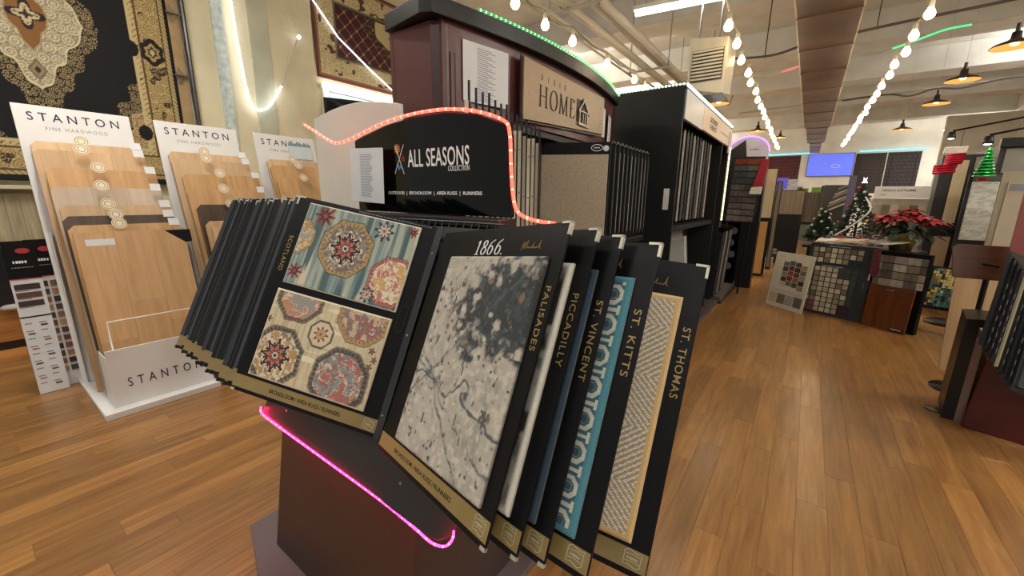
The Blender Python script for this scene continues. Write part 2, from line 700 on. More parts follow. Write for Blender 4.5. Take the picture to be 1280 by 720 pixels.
hl('ALL SEASONS', whitet, -1.148, 1.645, .325, .066, bold=.008, space=1.05)
hl('COLLECTION', whitet, -1.037, 1.602, .104, .019, space=1.2)
hl('OUTDOOR  |  BROADLOOM  |  AREA RUGS  |  RUNNERS', whitet, -1.185, 1.512, .515, .0165, bold=.012)
xs = MB()
ribbon(xs, [(-1.385, 1.70), (-1.335, 1.588)], .0022, 1.0995)
ribbon(xs, [(-1.332, 1.70), (-1.392, 1.59)], .0022, 1.0995)
xs.build('crossed_lines', whitet, hdr)
b = MB()
for k in range(10):
    a = k * PI / 5
    b.prism([(-1.372 + .014 * math.cos(a - .18), 1.685 + .014 * math.sin(a - .18)), (-1.372 + .021 * math.cos(a), 1.685 + .021 * math.sin(a)), (-1.372 + .014 * math.cos(a + .18), 1.685 + .014 * math.sin(a + .18)), (-1.372, 1.685)][::-1], 1.0985, 1.0998)
b.build('sun_mark', mat('orange print', '#d99548', .5), hdr)
b = MB()
for k in range(5):
    a = k * PI * .4 + .3
    b.prism([(-1.338 + .006 * math.cos(a - 1), 1.646 + .006 * math.sin(a - 1)), (-1.338 + .014 * math.cos(a), 1.646 + .015 * math.sin(a)), (-1.338 + .006 * math.cos(a + 1), 1.646 + .006 * math.sin(a + 1)), (-1.338, 1.646)][::-1], 1.0985, 1.0998)
b.build('leaf_mark', mat('red print', '#b3362c', .5), hdr)
b = MB()
for dx, dz in ((0, 0), (.012, .006), (-.008, .010)):
    b.prism([(-1.364 + dx + .006 * math.cos(t), 1.61 + dz + .006 * math.sin(t) + (.008 if abs(t - PI / 2) < .1 else 0)) for t in [k * PI / 4 for k in range(8)]][::-1], 1.0985, 1.0998)
b.build('drops_mark', mat('blue print', '#4d8fc4', .5), hdr)
ks(MB().bb(-1.68, -.78, 1.0, 1.1, 1.405, 1.432), 'header_ledge', blackd, .003)
for k in range(27):
    x = -1.65 + k * .0335
    ks(MB().tube([(x, 1.09, 1.432), (x - .004, 1.00, 1.418), (x - .01, .955, 1.335)], .0022, 5), 'wire', blackw)
ks(MB().tube([(-1.68, 1.0, 1.418), (-.75, 1.0, 1.418)], .003, 5), 'wire_rail', blackw)
ks(MB().tube([(-1.69, .955, 1.336), (-.76, .955, 1.336)], .003, 5), 'wire_rail', blackw)


# --- LED ropes


def rope(name, label, pts, tcol, bcol, n, te, be, r=.004, br=.0055, glow=None):
    t = thing(name, label, 'LED rope', pts[0])
    Mi = Matrix.Translation(-Vector(pts[0]))
    # smooth the polyline
    P_ = [Vector(p) for p in pts]
    sm = []
    for i in range(len(P_) - 1):
        a, b_, c_, d_ = P_[max(0, i - 1)], P_[i], P_[i + 1], P_[min(len(P_) - 1, i + 2)]
        for k in range(5):
            q = k / 5
            sm.append(.5 * ((2 * b_) + (-a + c_) * q + (2 * a - 5 * b_ + 4 * c_ - d_) * q * q + (-a + 3 * b_ - 3 * c_ + d_) * q ** 3))
    sm.append(P_[-1])
    tm = mat(name + ' sleeve ' + tcol, tcol, .3, .03, emit=te, ecol=tcol)
    if glow:
        tm.node_tree.nodes['Principled BSDF'].inputs['Emission Color'].default_value = (*glow, 1)
    MB().tube(sm, r, 6).build('tube', tm, t, True, M=Mi)
    L_ = [0]
    for i in range(1, len(sm)):
        L_.append(L_[-1] + (sm[i] - sm[i - 1]).length)
    me = MB().lathe([(0, -br), (br * .8, -br * .6), (br, 0), (br * .8, br * .6), (0, br)], n=6).mesh('bulb', mat(name + ' diode ' + bcol, bcol, .3, .02, emit=be, ecol=bcol), True)
    for k in range(n):
        s = (k + .5) / n * L_[-1]
        i = max(j for j in range(len(L_)) if L_[j] <= s)
        i = min(i, len(sm) - 2)
        q = (s - L_[i]) / max(1e-6, L_[i + 1] - L_[i])
        p = sm[i].lerp(sm[i + 1], q)
        inst('bulb', me, t, Matrix.Translation(p - P_[0]))
    return t


rope('led_rope', 'red glowing LED rope draped along the arched top of the near header',
     [(-2.13, 1.13, 1.85), (-2.0, 1.12, 1.80), (-1.89, 1.11, 1.757), (-1.80, 1.10, 1.735), (-1.70, 1.092, 1.739), (-1.60, 1.09, 1.757), (-1.44, 1.09, 1.787), (-1.28, 1.09, 1.803), (-1.10, 1.09, 1.803),
      (-.95, 1.09, 1.782), (-.83, 1.09, 1.742), (-.802, 1.088, 1.70), (-.795, 1.088, 1.60), (-.786, 1.088, 1.51), (-.76, 1.08, 1.455), (-.70, 1.08, 1.432), (-.62, 1.08, 1.425)],
     '#ff4038', '#ffab98', 44, 7, 1.6, .0055, .0064, glow=(1, .035, .02))
rope('led_rope', 'pink glowing LED rope edging the lower apron of the near stand',
     [(-1.676, .602, .664), (-1.66, .598, .640), (-1.5, .598, .634), (-1.2, .598, .632), (-.9, .598, .628), (-.75, .598, .616), (-.68, .594, .614), (-.63, .594, .632), (-.60, .592, .672), (-.594, .592, .70)],
     '#f03090', '#ff9ccc', 34, 85, 2.2, .0028, .0036, glow=(1, .003, .07))

# price sheet on the header
ps = thing('price_sheet', 'white printed price sheet taped on the left of the glossy black header', 'paper', M=frame((-1.655, 1.068, 1.70), (1, 0, -.04), (-.1, .0, 1)))
MB().bb(0, .232, 0, .0012, -.222, 0).build('sheet', paper, ps)
b = MB()
for k in range(26):
    b.bb(.075, .15 + .01 * math.sin(k), -.0006, 0, -.025 - k * .0068, -.0275 - k * .0068)
b.build('print', mat('grey table print', '#9a9aa2', .7), ps)

# --- carpet patterns


def p_palisades(U_, V_):
    n1, n2, n3 = fbm(U_ * 26, V_ * 26, 1, 5), fbm(U_ * 75, V_ * 75, 5, 4), fbm(U_ * 6 + 3, V_ * 6, 9)
    c = base(U_, '#aaa397')
    c = mixc(c, A('#918c82'), (n1 - .5) * 4)
    c = mixc(c, A('#bfb9ab'), (n2 - .5) * 4)
    # dark cloud at the top
    du = (U_ - .30) / .17
    dv = (V_ - .43) / .115
    cl_ = 1.15 - np.sqrt(du ** 2 + dv ** 2) + (n1 - .5) * 2.0 + (n3 - .5) * 1.2
    c = mixc(c, A('#303334'), cl_ * 3)
    c = mixc(c, A('#39474a'), ((n2 - .5) * 6) * (cl_ > .1))
    c = mixc(c, A('#b3ada0'), ((n1 - .60) * 9) * (V_ > .3))
    # blue grey veins
    for (a, b_, s, wd) in ((.05, .22, 1.1, .007), (.02, .12, -.9, .007), (.10, .06, -.45, .006)):
        ln = abs(V_ - (a + b_ + s * (U_ - .15)) - (n3 - .5) * .10 - (n1 - .5) * .03)
        k_ = (wd - ln) / .004 + (n2 - .5) * 4
        c = mixc(c, A('#46565a'), k_ * .5 * (n3 > .42))
    ln = abs(V_ - .17 - (n3 - .5) * .25)
    c = mixc(c, A('#4a5557'), ((.006 - ln) / .004 + (n2 - .5) * 3) * .8)
    sp = fbm(U_ * 80 + 9, V_ * 60, 31, 2)
    c = mixc(c, A('#4e5250'), (sp - .74) * 20)
    c = mixc(c, A('#7a6455'), (fbm(U_ * 30, V_ * 30, 77, 2) - .77) * 12)
    return c


def p_piccadilly(U_, V_):
    n = fbm(U_ * 45, V_ * 45, 2, 3)
    c = base(U_, '#a5a39c')
    c = mixc(c, A('#6f6f6c'), (n - .5) * 6)
    c = mixc(c, A('#26272a'), (fbm(U_ * 11, V_ * 11, 8) - .56) * 14)
    e = np.minimum(np.minimum(U_, U_.max() - U_), np.minimum(V_, V_.max() - V_))
    return mixc(c, A('#d3cfc2'), (e < .012) * 1.)


def p_vincent(U_, V_):
    d = np.sin((U_ * .7 + V_) * 2 * PI / .012)
    c = mixc(base(U_, '#141c25'), A('#33424f'), (d > .25) * .8)
    c = mixc(c, A('#a9b6bd'), (fbm(U_ * 60, V_ * 60, 4, 2) - .76) * 12)
    e = np.minimum(np.minimum(U_, U_.max() - U_), np.minimum(V_, V_.max() - V_))
    return mixc(c, A('#283c4d'), (e < .012) * 1.)


def p_kitts(U_, V_):
    W = U_.max()
    px_, pz = .062, .0675
    x = (W - .036 - U_)
    x = x - px_ * np.floor(x / px_ + .5)
    z = (V_ - .02) - pz * np.floor((V_ - .02) / pz + .5)
    rib = .84 + .16 * np.sin(V_ * 2 * PI / .0045)
    ol = oct_d(x, z)
    ring = (ol > .0135) & (ol < .0225)
    core = ol < .008
    z2 = abs(z) - pz / 2
    bar = ((abs(x) < .021) & (abs(z2) < .0035)) | ((abs(z2) < .011) & (abs(abs(x) - .019) < .0035))
    c = base(U_, '#38687a')
    c = mixc(c, A('#d7d6c5'), (ring | bar) * .95)
    c = mixc(c, A('#3b5560'), core * .9)
    c = mixc(c, A('#b5bcae'), ((ol > .008) & (ol < .0095)) * .5)
    e = np.minimum(np.minimum(U_, W - U_), np.minimum(V_, V_.max() - V_))
    c = mixc(c, A('#4a8795'), (e < .013) * 1.)
    return c * rib[..., None]


def p_thomas(U_, V_):
    W = U_.max()
    P2 = .26
    # chevrons
    tri = abs(((V_ / .23) % 1) - .5) * 2
    s = U_ * .9 + tri * .12 + 0
    band = (V_ / .23 % 1) < .5
    d = np.where(band, U_ + V_ * 1.15, U_ - V_ * 1.15)
    st_ = np.sin(d * 2 * PI / .0155)
    tick = np.sin(np.where(band, U_ - V_ * .9, U_ + V_ * .9) * 2 * PI / .006)
    c = base(U_, '#8b7a63')
    c = mixc(c, A('#e6dfcd'), ((st_ > -.1) & (tick > -.65)) * .95)
    c = mixc(c, A('#b3a184'), ((st_ < -.7)) * .7)
    e = np.minimum(np.minimum(U_, W - U_), np.minimum(V_, V_.max() - V_))
    return mixc(c, A('#c9ab77'), (e < .014) * 1.)


def rim_(c, U_, V_, w_, col):
    e = np.minimum(np.minimum(U_, U_.max() - U_), np.minimum(V_, V_.max() - V_))
    return mixc(c, A(col), (e < w_) * 1.)


def flower(c, U_, V_, x, z, r, cols, n=8, seed=0):
    dx, dz = U_ - x, V_ - z
    rr, th_ = np.sqrt(dx ** 2 + dz ** 2), np.arctan2(dz, dx)
    k = rr / r / (.72 + .28 * np.cos(n * th_)) + (fbm(U_ * 50, V_ * 50, seed, 2) - .5) * .25
    for lim, col in cols:
        c = mixc(c, A(col), (lim - k) * 14)
    return c


def medal(c, U_, V_, x, z, R, rimc, dark, fill, inner, seed=0, star=True):
    """octagon medallion with a dotted rim and a jagged star in the middle"""
    dx, dz = U_ - x, V_ - z
    o = oct_d(dx, dz) + (fbm(U_ * 60, V_ * 60, 91, 2) - .5) * .006
    n = fbm(U_ * 120, V_ * 120, seed, 3)
    n2 = fbm(U_ * 48 + 5, V_ * 48, seed + 5, 4)
    ins = o < R
    th_ = np.arctan2(dz, dx)
    cc_ = mixc(c, A(fill), ins * 1.)
    cc_ = mixc(cc_, A(dark), ins * (n > .5) * .8)
    cc_ = mixc(cc_, A(inner), ins * (n2 > .55) * (o < R * .8) * .9)
    cc_ = mixc(cc_, A('#d9cdb4'), ins * (abs(n2 - .5) < .025) * .8)
    cc_ = mixc(cc_, A(rimc), ((o < R) & (o > R * .86)) * (.75 + .25 * (np.sin(th_ * 40) > 0)))
    cc_ = mixc(cc_, A('#3a3634'), ((o > R * .86) & (o < R * .95) & (np.sin(th_ * 34) > .8)) * .8)
    cc_ = mixc(cc_, A('#4a4542'), ((o > R) & (o < R * 1.05)) * .7)
    if star:
        rr = np.sqrt(dx ** 2 + dz ** 2) / R
        s_ = rr / (.46 + .07 * np.cos(8 * th_) + .05 * np.sign(np.cos(16 * th_)))
        cc_ = mixc(cc_, A('#d8cdb8'), (s_ < 1.18) * .9)
        cc_ = mixc(cc_, A('#2b2726'), (s_ < 1.05) * 1.)
        cc_ = mixc(cc_, A('#b46a5c'), (s_ < .72) * (abs(np.cos(4 * th_)) > .3) * 1.)
        cc_ = mixc(cc_, A('#262323'), (s_ < .38) * 1.)
        cc_ = mixc(cc_, A('#d8cdb8'), (s_ < .26) * 1.)
        cc_ = mixc(cc_, A('#262323'), (s_ < .14) * 1.)
    return cc_


def p_scot1(U_, V_):
    st_ = fbm(U_ * 95, V_ * 5, 3, 3)
    c = mixc(base(U_, '#778c8c'), A('#a4ab9c'), (st_ - .42) * 5)
    c = mixc(c, A('#4e6568'), (fbm(U_ * 70 + 9, V_ * 4, 8, 2) - .56) * 8)
    c = mixc(c, A('#c9c2a8'), (fbm(U_ * 60 + 3, V_ * 6, 18, 2) - .66) * 7)
    c = medal(c, U_, V_, .185, .158, .092, '#b08e55', '#6a5a52', '#8b8379', '#75675f', 2)
    c = medal(c, U_, V_, .375, .088, .078, '#a85c56', '#a84c44', '#d8cfba', '#c8a160', 7, False)
    c = medal(c, U_, V_, .0, .165, .06, '#ab8a56', '#a07a52', '#cbb790', '#8b99a0', 4, False)
    rk = (('#8c3b33', '#2f3036'), ('#3c3f47', '#cfc4ad'))
    for i, (x, z, r) in enumerate(((.075, .25, .042), (.30, .245, .04), (.03, .045, .03), (.31, .03, .028), (.40, .262, .02))):
        c = flower(c, U_, V_, x, z, r, ((1.0, rk[i % 2][0]), (.62, rk[i % 2][1]), (.3, '#a34b41')), 8, i)
    return rim_(c, U_, V_, .004, '#cfc8b6')


def p_scot2(U_, V_):
    st_ = fbm(U_ * 110, V_ * 6, 23, 3)
    c = mixc(base(U_, '#c9bc9c'), A('#b5a684'), (st_ - .45) * 4)
    c = mixc(c, A('#dcd3ba'), (fbm(U_ * 8, V_ * 70, 14, 2) - .6) * 6)
    c = medal(c, U_, V_, .10, .285, .083, '#5d5245', '#a98657', '#b9847a', '#8f8f8d', 12, False)
    c = medal(c, U_, V_, .335, .272, .085, '#b18c55', '#71827f', '#99605a', '#c6b088', 17, False)
    c = medal(c, U_, V_, .075, .08, .092, '#4e463e', '#6e5a46', '#cfc3a9', '#b08a58', 22)
    c = medal(c, U_, V_, .315, .065, .095, '#4c4b49', '#9c5a54', '#7f8f8d', '#a9675e', 27, False)
    dx, dz = U_ - .208, V_ - .185
    dm = abs(dx) + abs(dz)
    o = oct_d(dx, dz)
    c = mixc(c, A('#5b554c'), ((dm < .062) & (o < .045) & ~((dm < .054) & (o < .038))) * 1.)
    c = mixc(c, A('#cbbd9c'), ((dm < .052) & (o < .036)) * 1.)
    c = flower(c, U_, V_, .208, .185, .028, ((1., '#7c4638'), (.6, '#cbb38b'), (.3, '#a2453a')), 8, 3)
    for (x, z) in ((.395, .18), (.41, .155), (.4, .13), (.01, .19)):
        c = flower(c, U_, V_, x, z, .013, ((1., '#59524a'), (.5, '#a34b41')), 5, 9)
    return rim_(c, U_, V_, .005, '#d9ceb4')


# --- sample boards


def badge(parent, cx, cz, s=1.0, m=silverc):
    b = MB()
    o_ = [(cx + s * x, cz + s * z) for x, z in ((-.017, .012), (-.009, .017), (.009, .012), (.017, .016), (.017, -.012), (.009, -.017), (-.009, -.012), (-.017, -.016), (-.017, .012))]
    ribbon(b, o_, .0014 * s, 0)
    for z in (.007, -.007):
        ribbon(b, [(cx - .015 * s, cz + z * s), (cx, cz + (z + .002) * s), (cx + .015 * s, cz + z * s)], .0009 * s, 0)
    q = b.build('emblem', m, parent)
    bars(q, m, cx, cz, .023 * s, .004 * s, 5)
    return q


def bars(parent, m, cx, cz, w_, h_, n=8, y=0, name='print', seed=1):
    """a line of print too small to read"""
    lr_ = random.Random(seed)
    b = MB()
    x = cx - w_ / 2
    st_ = w_ / n
    for k in range(n):
        b.bb(x + k * st_, x + k * st_ + st_ * (.55 + .3 * lr_.random()), y - .0008, y, cz - h_ / 2, cz + h_ / 2)
    return b.build(name, m, parent)


def sign_scrawl(parent, x, z, s=1.0):
    b = MB()
    pts = [(0, .0), (.006, .022), (.010, .03), (.011, .01), (.013, .004), (.020, .026), (.026, .034), (.024, .012), (.026, .006), (.031, .012), (.034, .006), (.038, .011), (.041, .006), (.045, .012),
           (.049, .006), (.056, .026), (.054, .01), (.058, .006), (.063, .011), (.067, .006), (.071, .012), (.074, .007), (.079, .011), (.085, .034), (.083, .012), (.088, .004)]
    ribbon(b, [(x + p[0] * s, z + p[1] * s) for p in pts], .0016 * s, 0)
    return b.build('signature', goldt, parent)


BW, BH, BT = .54, .68, .006


def slab(parent, right=True, bracket=True, band=True):
    """the black backer with its gold foot band"""
    MB().prism([(0, -BH), (BW, -BH), (BW, 0), (0, 0)], 0, BT).build('backer', blackm, parent, bevel=.001)
    if band:
        MB().prism([(0, -BH + .012), (BW - .002, -BH + .012), (BW - .002, -BH + .052), (0, -BH + .052)], -.0006, 0).build('foot_band', goldm, parent)
    if bracket:
        for sx in ((BW,) if right else (0,)):
            d = -1 if sx else 1
            b = MB()
            b.bb(sx - .001 * d * 1, sx + d * .028, -.0022, BT + .001, -.004, .0015)
            b.bb(sx - .001 * d, sx + d * .005, -.0022, BT + .001, -.03, .0015)
            b.build('corner_bracket', silverc, parent)
            b = MB().bb(sx, sx + d * .014, -.002, BT + .001, -BH - .001, -BH + .006)
            b.build('corner_bracket', silverc, parent)


CX0, CZ0, CW, CH = .095, -.618, .405, .535


def right_board(label, hx, ox, n, title, fn, nx, ny, carpet_label, clen=None):
    h = Vector((hx, HY, HZ))
    o = Vector((ox, HY, HZ)) + NV * n
    M = frame(h, o - h, U)
    t = thing('sample_board', label, 'sample board', M=M, group='open sample boards fanned to the right')
    slab(t)
    cgrid('carpet_sample', CW, CH, nx, ny, fn, t, th=.012, x0=CX0, z0=CZ0, M=Matrix.Translation((0, -.012, 0)), back='#6a665c', label=carpet_label)
    letters(t, title, goldt, .521, -.145 - .0165 * len(title) / 2, .0158 * len(title), .0165, 0, rot=-PI / 2, depth=.0006, bold=.004, space=1.15)
    badge(t, .508, -.646)
    sign_scrawl(t, .395, -.065, .75)
    b = MB()
    # 1866. in slanted serif figures
    x0_, z0_, s = .20, -.075, .030

    def P2(x, z):
        return (x0_ + x * s + z * s * .22, z0_ + z * s * 1.35)
    ribbon(b, [P2(.25, 0), P2(.25, 1)], .0042)
    ribbon(b, [P2(0, 0), P2(.55, 0)], .0016)
    ribbon(b, [P2(.0, .82), P2(.25, 1)], .0018)
    for (cx_, zc, rx, rz) in ((1.2, .26, .32, .26), (1.2, .77, .25, .22), (2.2, .30, .32, .30), (3.3, .30, .32, .30)):
        ribbon(b, [P2(cx_ + rx * math.cos(a), zc + rz * math.sin(a)) for a in [k * PI / 8 for k in range(17)]], lambda q: .0017 + .0024 * abs(math.cos(q * 2 * PI)))
    for cx_ in (2.2, 3.3):
        ribbon(b, [P2(cx_ - .31, .3), P2(cx_ - .28, .6), P2(cx_ - .1, .85), P2(cx_ + .3, 1.02)], lambda q: .0040 - .0024 * q)
    ribbon(b, [P2(3.95, 0), P2(3.95, .09)], .0034)
    b.build('number', whitet, t)
    letters(t, 'BROADLOOM / AREA RUGS / RUNNERS', blackm, .25, -.649, .30, .011, -.0006, depth=.0005, bold=.01)
    return t


right_board('black board nearest the centre with marbled grey and charcoal carpet, lettered PALISADES', -.926, -.407, .149, 'PALISADES', p_palisades, 270, 360, 'marbled grey carpet with charcoal cloud and slate veins')
right_board('black board lettered PICCADILLY, second of the right fan, pale mottled carpet strip showing', -.884, -.356, .115, 'PICCADILLY', p_piccadilly, 120, 160, 'mottled grey carpet with a cream binding')
right_board('black board lettered ST. VINCENT, narrow navy carpet strip showing', -.847, -.313, .082, 'ST. VINCENT', p_vincent, 170, 200, 'navy blue diagonal ribbed carpet')
right_board('black board lettered ST. KITTS with teal chain-link patterned carpet', -.777, -.239, .05, 'ST. KITTS', p_kitts, 250, 330, 'teal and cream chain link carpet with teal binding')
right_board('outermost right black board lettered ST. THOMAS with tan herringbone carpet', -.697, -.163, -.078, 'ST. THOMAS', p_thomas, 220, 290, 'tan and cream herringbone carpet with sand binding')

# left page and the leaves behind it
h0, o0 = Vector((-.952, HY, HZ)), Vector((-1.445, HY, HZ)) + NV * .22
Ml = frame(o0 + U * .016, h0 - o0, U)
t = thing('sample_board', 'open black board lettered SCOTLAND with teal and cream medallion rug samples', 'sample board', M=Ml)
slab(t, right=False)
cgrid('carpet_sample', .42, .285, 300, 210, p_scot1, t, th=.01, x0=.056, z0=-.302, M=Matrix.Translation((0, -.01, 0)), label='teal striped rug sample with an octagon medallion')
cgrid('carpet_sample', .425, .292, 300, 210, p_scot2, t, th=.01, x0=.048, z0=-.617, M=Matrix.Translation((0, -.01, 0)), label='cream rug sample with four octagon medallions')
letters(t, 'SCOTLAND', goldt, .024, -.205, .125, .016, 0, rot=-PI / 2, depth=.0006, bold=.004, space=1.15)
letters(t, 'BROADLOOM / AREA RUGS / RUNNERS', blackm, .27, -.649, .26, .013, -.0006, depth=.0005, bold=.012)
badge(t, .498, -.648, .95)
bars(t, greyp, .375, -.008, .27, .0022, 26)
hs = [(.502 + .008 * math.cos(a), -.285 + .0 + .008 * math.sin(a)) for a in [k * PI / 6 for k in range(7)]] + [(.502 + .008 * math.cos(a), -.345 + .008 * math.sin(a)) for a in [PI + k * PI / 6 for k in range(7)]]
ho = [(.502 + (x - .502) * 1.5, -.315 + (z + .315) * 1.12) for x, z in hs]
b = MB()
ribbon(b, ho + ho[:1], .004, 0, .002)
b.build('handle_rim', blackw, t)
MB().prism(hs, -.0008, 0).build('handle_slot', mat('deep black slot', '#040404', .9), t)
MB().bb(.527, .549, -.004, 0, -BH, 0).build('hinge_strip', mat('hinge strip', '#2b2c30', .3), t)
for z in (-.09, -.36, -.61):
    MB().lathe([(0, .003), (.003, .002), (.0038, 0)], n=8).build('rivet', steel, t, M=Matrix.Translation((.536, -.004, z)) @ Matrix.Rotation(PI / 2, 4, 'X'))

leafm = {}
N_LEAF = 16
for k in range(1, N_LEAF + 1):
    q = k / N_LEAF
    hx = -.952 - .668 * q
    ox = -1.445 - .685 * q
    n = .214 - .03 * q + .004 * math.sin(k * 2.6)
    if k % 4 == 0:
        ox += .012
    h = Vector((hx, HY, HZ))
    o = Vector((ox, HY, HZ)) + NV * n
    t = thing('sample_board', 'black sample board edge-on under the open page, one of the leaves fanned to the left', 'sample board', M=frame(o + U * (.012 + .008 * math.sin(k * 1.9)), h - o, U), group='closed leaves fanned to the left')
    if not leafm:
        leafm['backer'] = MB().prism([(0, -BH), (BW, -BH), (BW, 0), (0, 0)], 0, .005).mesh('backer', mat('black leaf', '#121315', .3, .06, spec=.28))
        leafm['foot_band'] = MB().prism([(0, -BH + .012), (BW, -BH + .012), (BW, -BH + .055), (0, -BH + .055)], -.0006, 0).mesh('foot_band', goldm)
        leafm['corner_bracket'] = MB().bb(-.001, .018, -.0022, .006, -.004, .0015).bb(-.001, .003, -.0022, .006, -.018, .0015).mesh('corner_bracket', silverc)
        leafm['edge_clip'] = MB().bb(-.002, .006, -.002, .007, -BH - .002, -BH + .01).mesh('edge_clip', blackw)
    for nm, me in leafm.items():
        inst(nm, me, t)
    we = (.003, .012, .004, .02, .002, .007)[k % 6]
    MB().bb(-.0005, we, -.0010, .002, -BH + .056, -.005).build('edge_strip', mat('painted sheen edge %d' % (k % 3), ('#2b2c31', '#3a3c42', '#232428')[k % 3], (.3, .22, .35)[k % 3]), t)  # lighter strip along the leaf edge, sheen put into its colour

# ------------------------------------------------------------------ white hardwood towers on the left
OAKS = {'pale oak': ('#c09d76', '#d8b58c'), 'honey oak': ('#b98f61', '#d2a978'), 'whitewashed beige': ('#b8a48f', '#ccb6a0'), 'dark brown': ('#3f312b', '#5c4a3e'), 'light natural oak': ('#c3a078', '#d9b890'), 'golden oak': ('#b48a5a', '#cea673'), 'sandy oak': ('#bb9c77', '#d1b18b')}
OM = {}
for k, (a, b_) in OAKS.items():
    OM[k] = wood(k, a, b_, 2, .4, .7, 'object', tone=.09)
cream_seal = mat('cream seal', '#e9dfc6', .5, .03)
panelw = mat('white display panel', '#e3e1df', .4, .02)
SEAL = MB().lathe([(0, 0), (.042, 0), (.042, .002), (0, .002)], n=24)
SEALM = SEAL.mesh('seal', cream_seal)
ringb = MB()
ringb.lathe([(.032, .0022), (.035, .0026), (.038, .0022)], n=24)
ringb.lathe([(.018, .0022), (.021, .0026), (.024, .0022)], (0, 0, 0), 16)
RINGM = ringb.mesh('seal_print', mat('seal print', '#b59b74', .5))
LABM = MB().bb(-.033, .033, -.0015, 0, -.028, .028).mesh('white_label', paper)
facing = Matrix.Rotation(PI / 2, 4, 'X')


def lean_frame(x0, z0, x1, z1, y):
    """board on the left wall side: local x = world +y, local z = up the lean, front towards +x"""
    return frame((x1, y, z1), (0, 1, 0), (x1 - x0, 0, z1 - z0))


def tower(name_pos, short, y0, kinds):
    t = thing('sample_tower', 'white hardwood sample tower with lettered top panel, ' + name_pos, 'display stand', (-3.6, y0, 0), group='white hardwood sample towers')
    T = Matrix.Translation((3.6, -y0, 0))
    y1 = y0 + .66
    MB().bb(-4.75, -3.615, y0, y1, .0, .038).build('base_plate', panelw, t, M=T, bevel=.004)
    MB().bb(-3.615, -3.60, y0, y1, .0, .045).build('base_lip', panelw, t, M=T, bevel=.003)
    pk = MB().bb(-3.71, -3.70, y0 + .07, y1 - .01, .038, .45).build('pocket_panel', panelw, t, M=T, bevel=.002)
    MB().bb(-3.95, -3.71, y0 + .07, y0 + .075, .038, .40).build('pocket_side', panelw, t, M=T)
    MB().bb(-3.95, -3.71, y1 - .015, y1 - .01, .038, .40).build('pocket_side', panelw, t, M=T)
    letters(t, 'STANTON', nav, 0, 0, .43, .066, 0, bold=.004, space=1.8, R=T @ frame((-3.6995, y0 + .37, .20), (0, 1, 0), (0, 0, 1)))
    MB().tube([(-3.74, y0 + .12, .44), (-3.74, y0 + .12, .64), (-3.74, y1 - .06, .64), (-3.74, y1 - .06, .44)], .005, 6).build('wire_hoop', whitep, t, True, M=T)
    Mp = lean_frame(-4.42, .04, -4.78, 2.13, y0 + .01)
    hgt = math.hypot(.36, 2.09)
    MB().bb(0, .64, 0, .012, -hgt, 0).build('back_panel', panelw, t, M=T @ Mp, bevel=.002)
    letters(t, 'STANTON', nav, .315, -.082, .50, .062, 0, bold=.006, space=1.6, R=T @ Mp)
    letters(t, 'FINE HARDWOOD', greyp, .315, -.165, .34, .026, 0, space=1.4, R=T @ Mp)
    sd = MB()
    sd.prism([(-4.75, .038), (-4.40, .038), (-4.52, 1.2), (-4.62, 1.2)], 0, .006).build('side_gusset', panelw, t, M=T @ Matrix.Translation((0, y0 + .03, 0)))
    tops = [(-4.02, 1.228), (-4.13, 1.272), (-4.20, 1.333), (-4.28, 1.407), (-4.42, 1.535), (-4.52, 1.672), (-4.62, 1.805), (-4.70, 1.868)]
    ords = ['frontmost', 'second from the front', 'third from the front', 'fourth from the front', 'fifth from the front', 'sixth from the front', 'seventh from the front', 'hindmost']
    nn = len(kinds)
    for i in range(nn - 1, -1, -1):
        xt, zt = tops[i + (8 - nn)] if i else tops[0]
        xb = -3.78 - .055 * (i + (8 - nn) * (i > 0))
        M = lean_frame(xb, .045, xt, zt, y0 + (.085 if i == 0 else .07) + (.008 if i % 2 else 0) - .025 * (i > 5))
        H_ = math.hypot(xt - xb, zt - .045)
        wd = .625 if i else .61
        b = thing('hardwood_sample', '%s sample board, %s in the %s white tower' % (kinds[i], ords[i] if nn == 8 or i < nn - 1 else 'hindmost', short), 'sample board', M=M, group='hardwood sample boards in the white towers')
        c = .035
        if i == 0:
            poly = [(0, -H_), (wd, -H_), (wd, -.11), (wd - .13, 0), (0, 0)]
        else:
            poly = [(0, -H_), (wd, -H_), (wd, 0), (c, 0), (0, -c)]
        pb = MB().prism(poly, .002, .014).build('backer', mat('board edge', '#8d6c48', .6), b)
        # the planks glued on the board
        w3 = wd / 3
        for j in range(3):
            x0, x1 = j * w3 + .0006, (j + 1) * w3 - .0006
            zt_ = [0, 0]
            if i == 0 and j == 2:
                pp = [(x0, -H_), (x1, -H_), (x1, -.11), (wd - .13, 0), (x0, 0)]
            elif i and j == 0:
                pp = [(x0, -H_), (x1, -H_), (x1, 0), (c, 0), (x0, -c)]
            else:
                pp = [(x0, -H_), (x1, -H_), (x1, 0), (x0, 0)]
            if i == 0:
                zc = (-.78, -.52, -.70)[j]
                lo = [(x0, -H_), (x1, -H_), (x1, zc - .001), (x0, zc - .001)]
                pp = [(x0, zc), (x1, zc)] + pp[2:]
                MB().prism(lo, 0, .002).build('plank', OM[kinds[i]], b)
            MB().prism(pp, 0, .002).build('plank', OM[kinds[i]], b)
        if i:
            zz = -.045 if i < 4 else -.06
            s = inst('seal', SEALM, b, Matrix.Translation((.25 + .012 * (i % 3), zz, 0)) @ facing)
            inst('seal_print', RINGM, s)
            inst('white_label', LABM, b, Matrix.Translation((wd - .045, -.045, 0)))
        else:
            MB().bb(.05, .20, -.0015, 0, -.095, -.05).build('white_label', paper, b)
            MB().prism([(wd - .125, -.005), (wd - .005, -.108), (wd + .045, -.10), (wd + .045, -.005)][::-1], .014, .018).build('black_card', blackm, b)
    return t


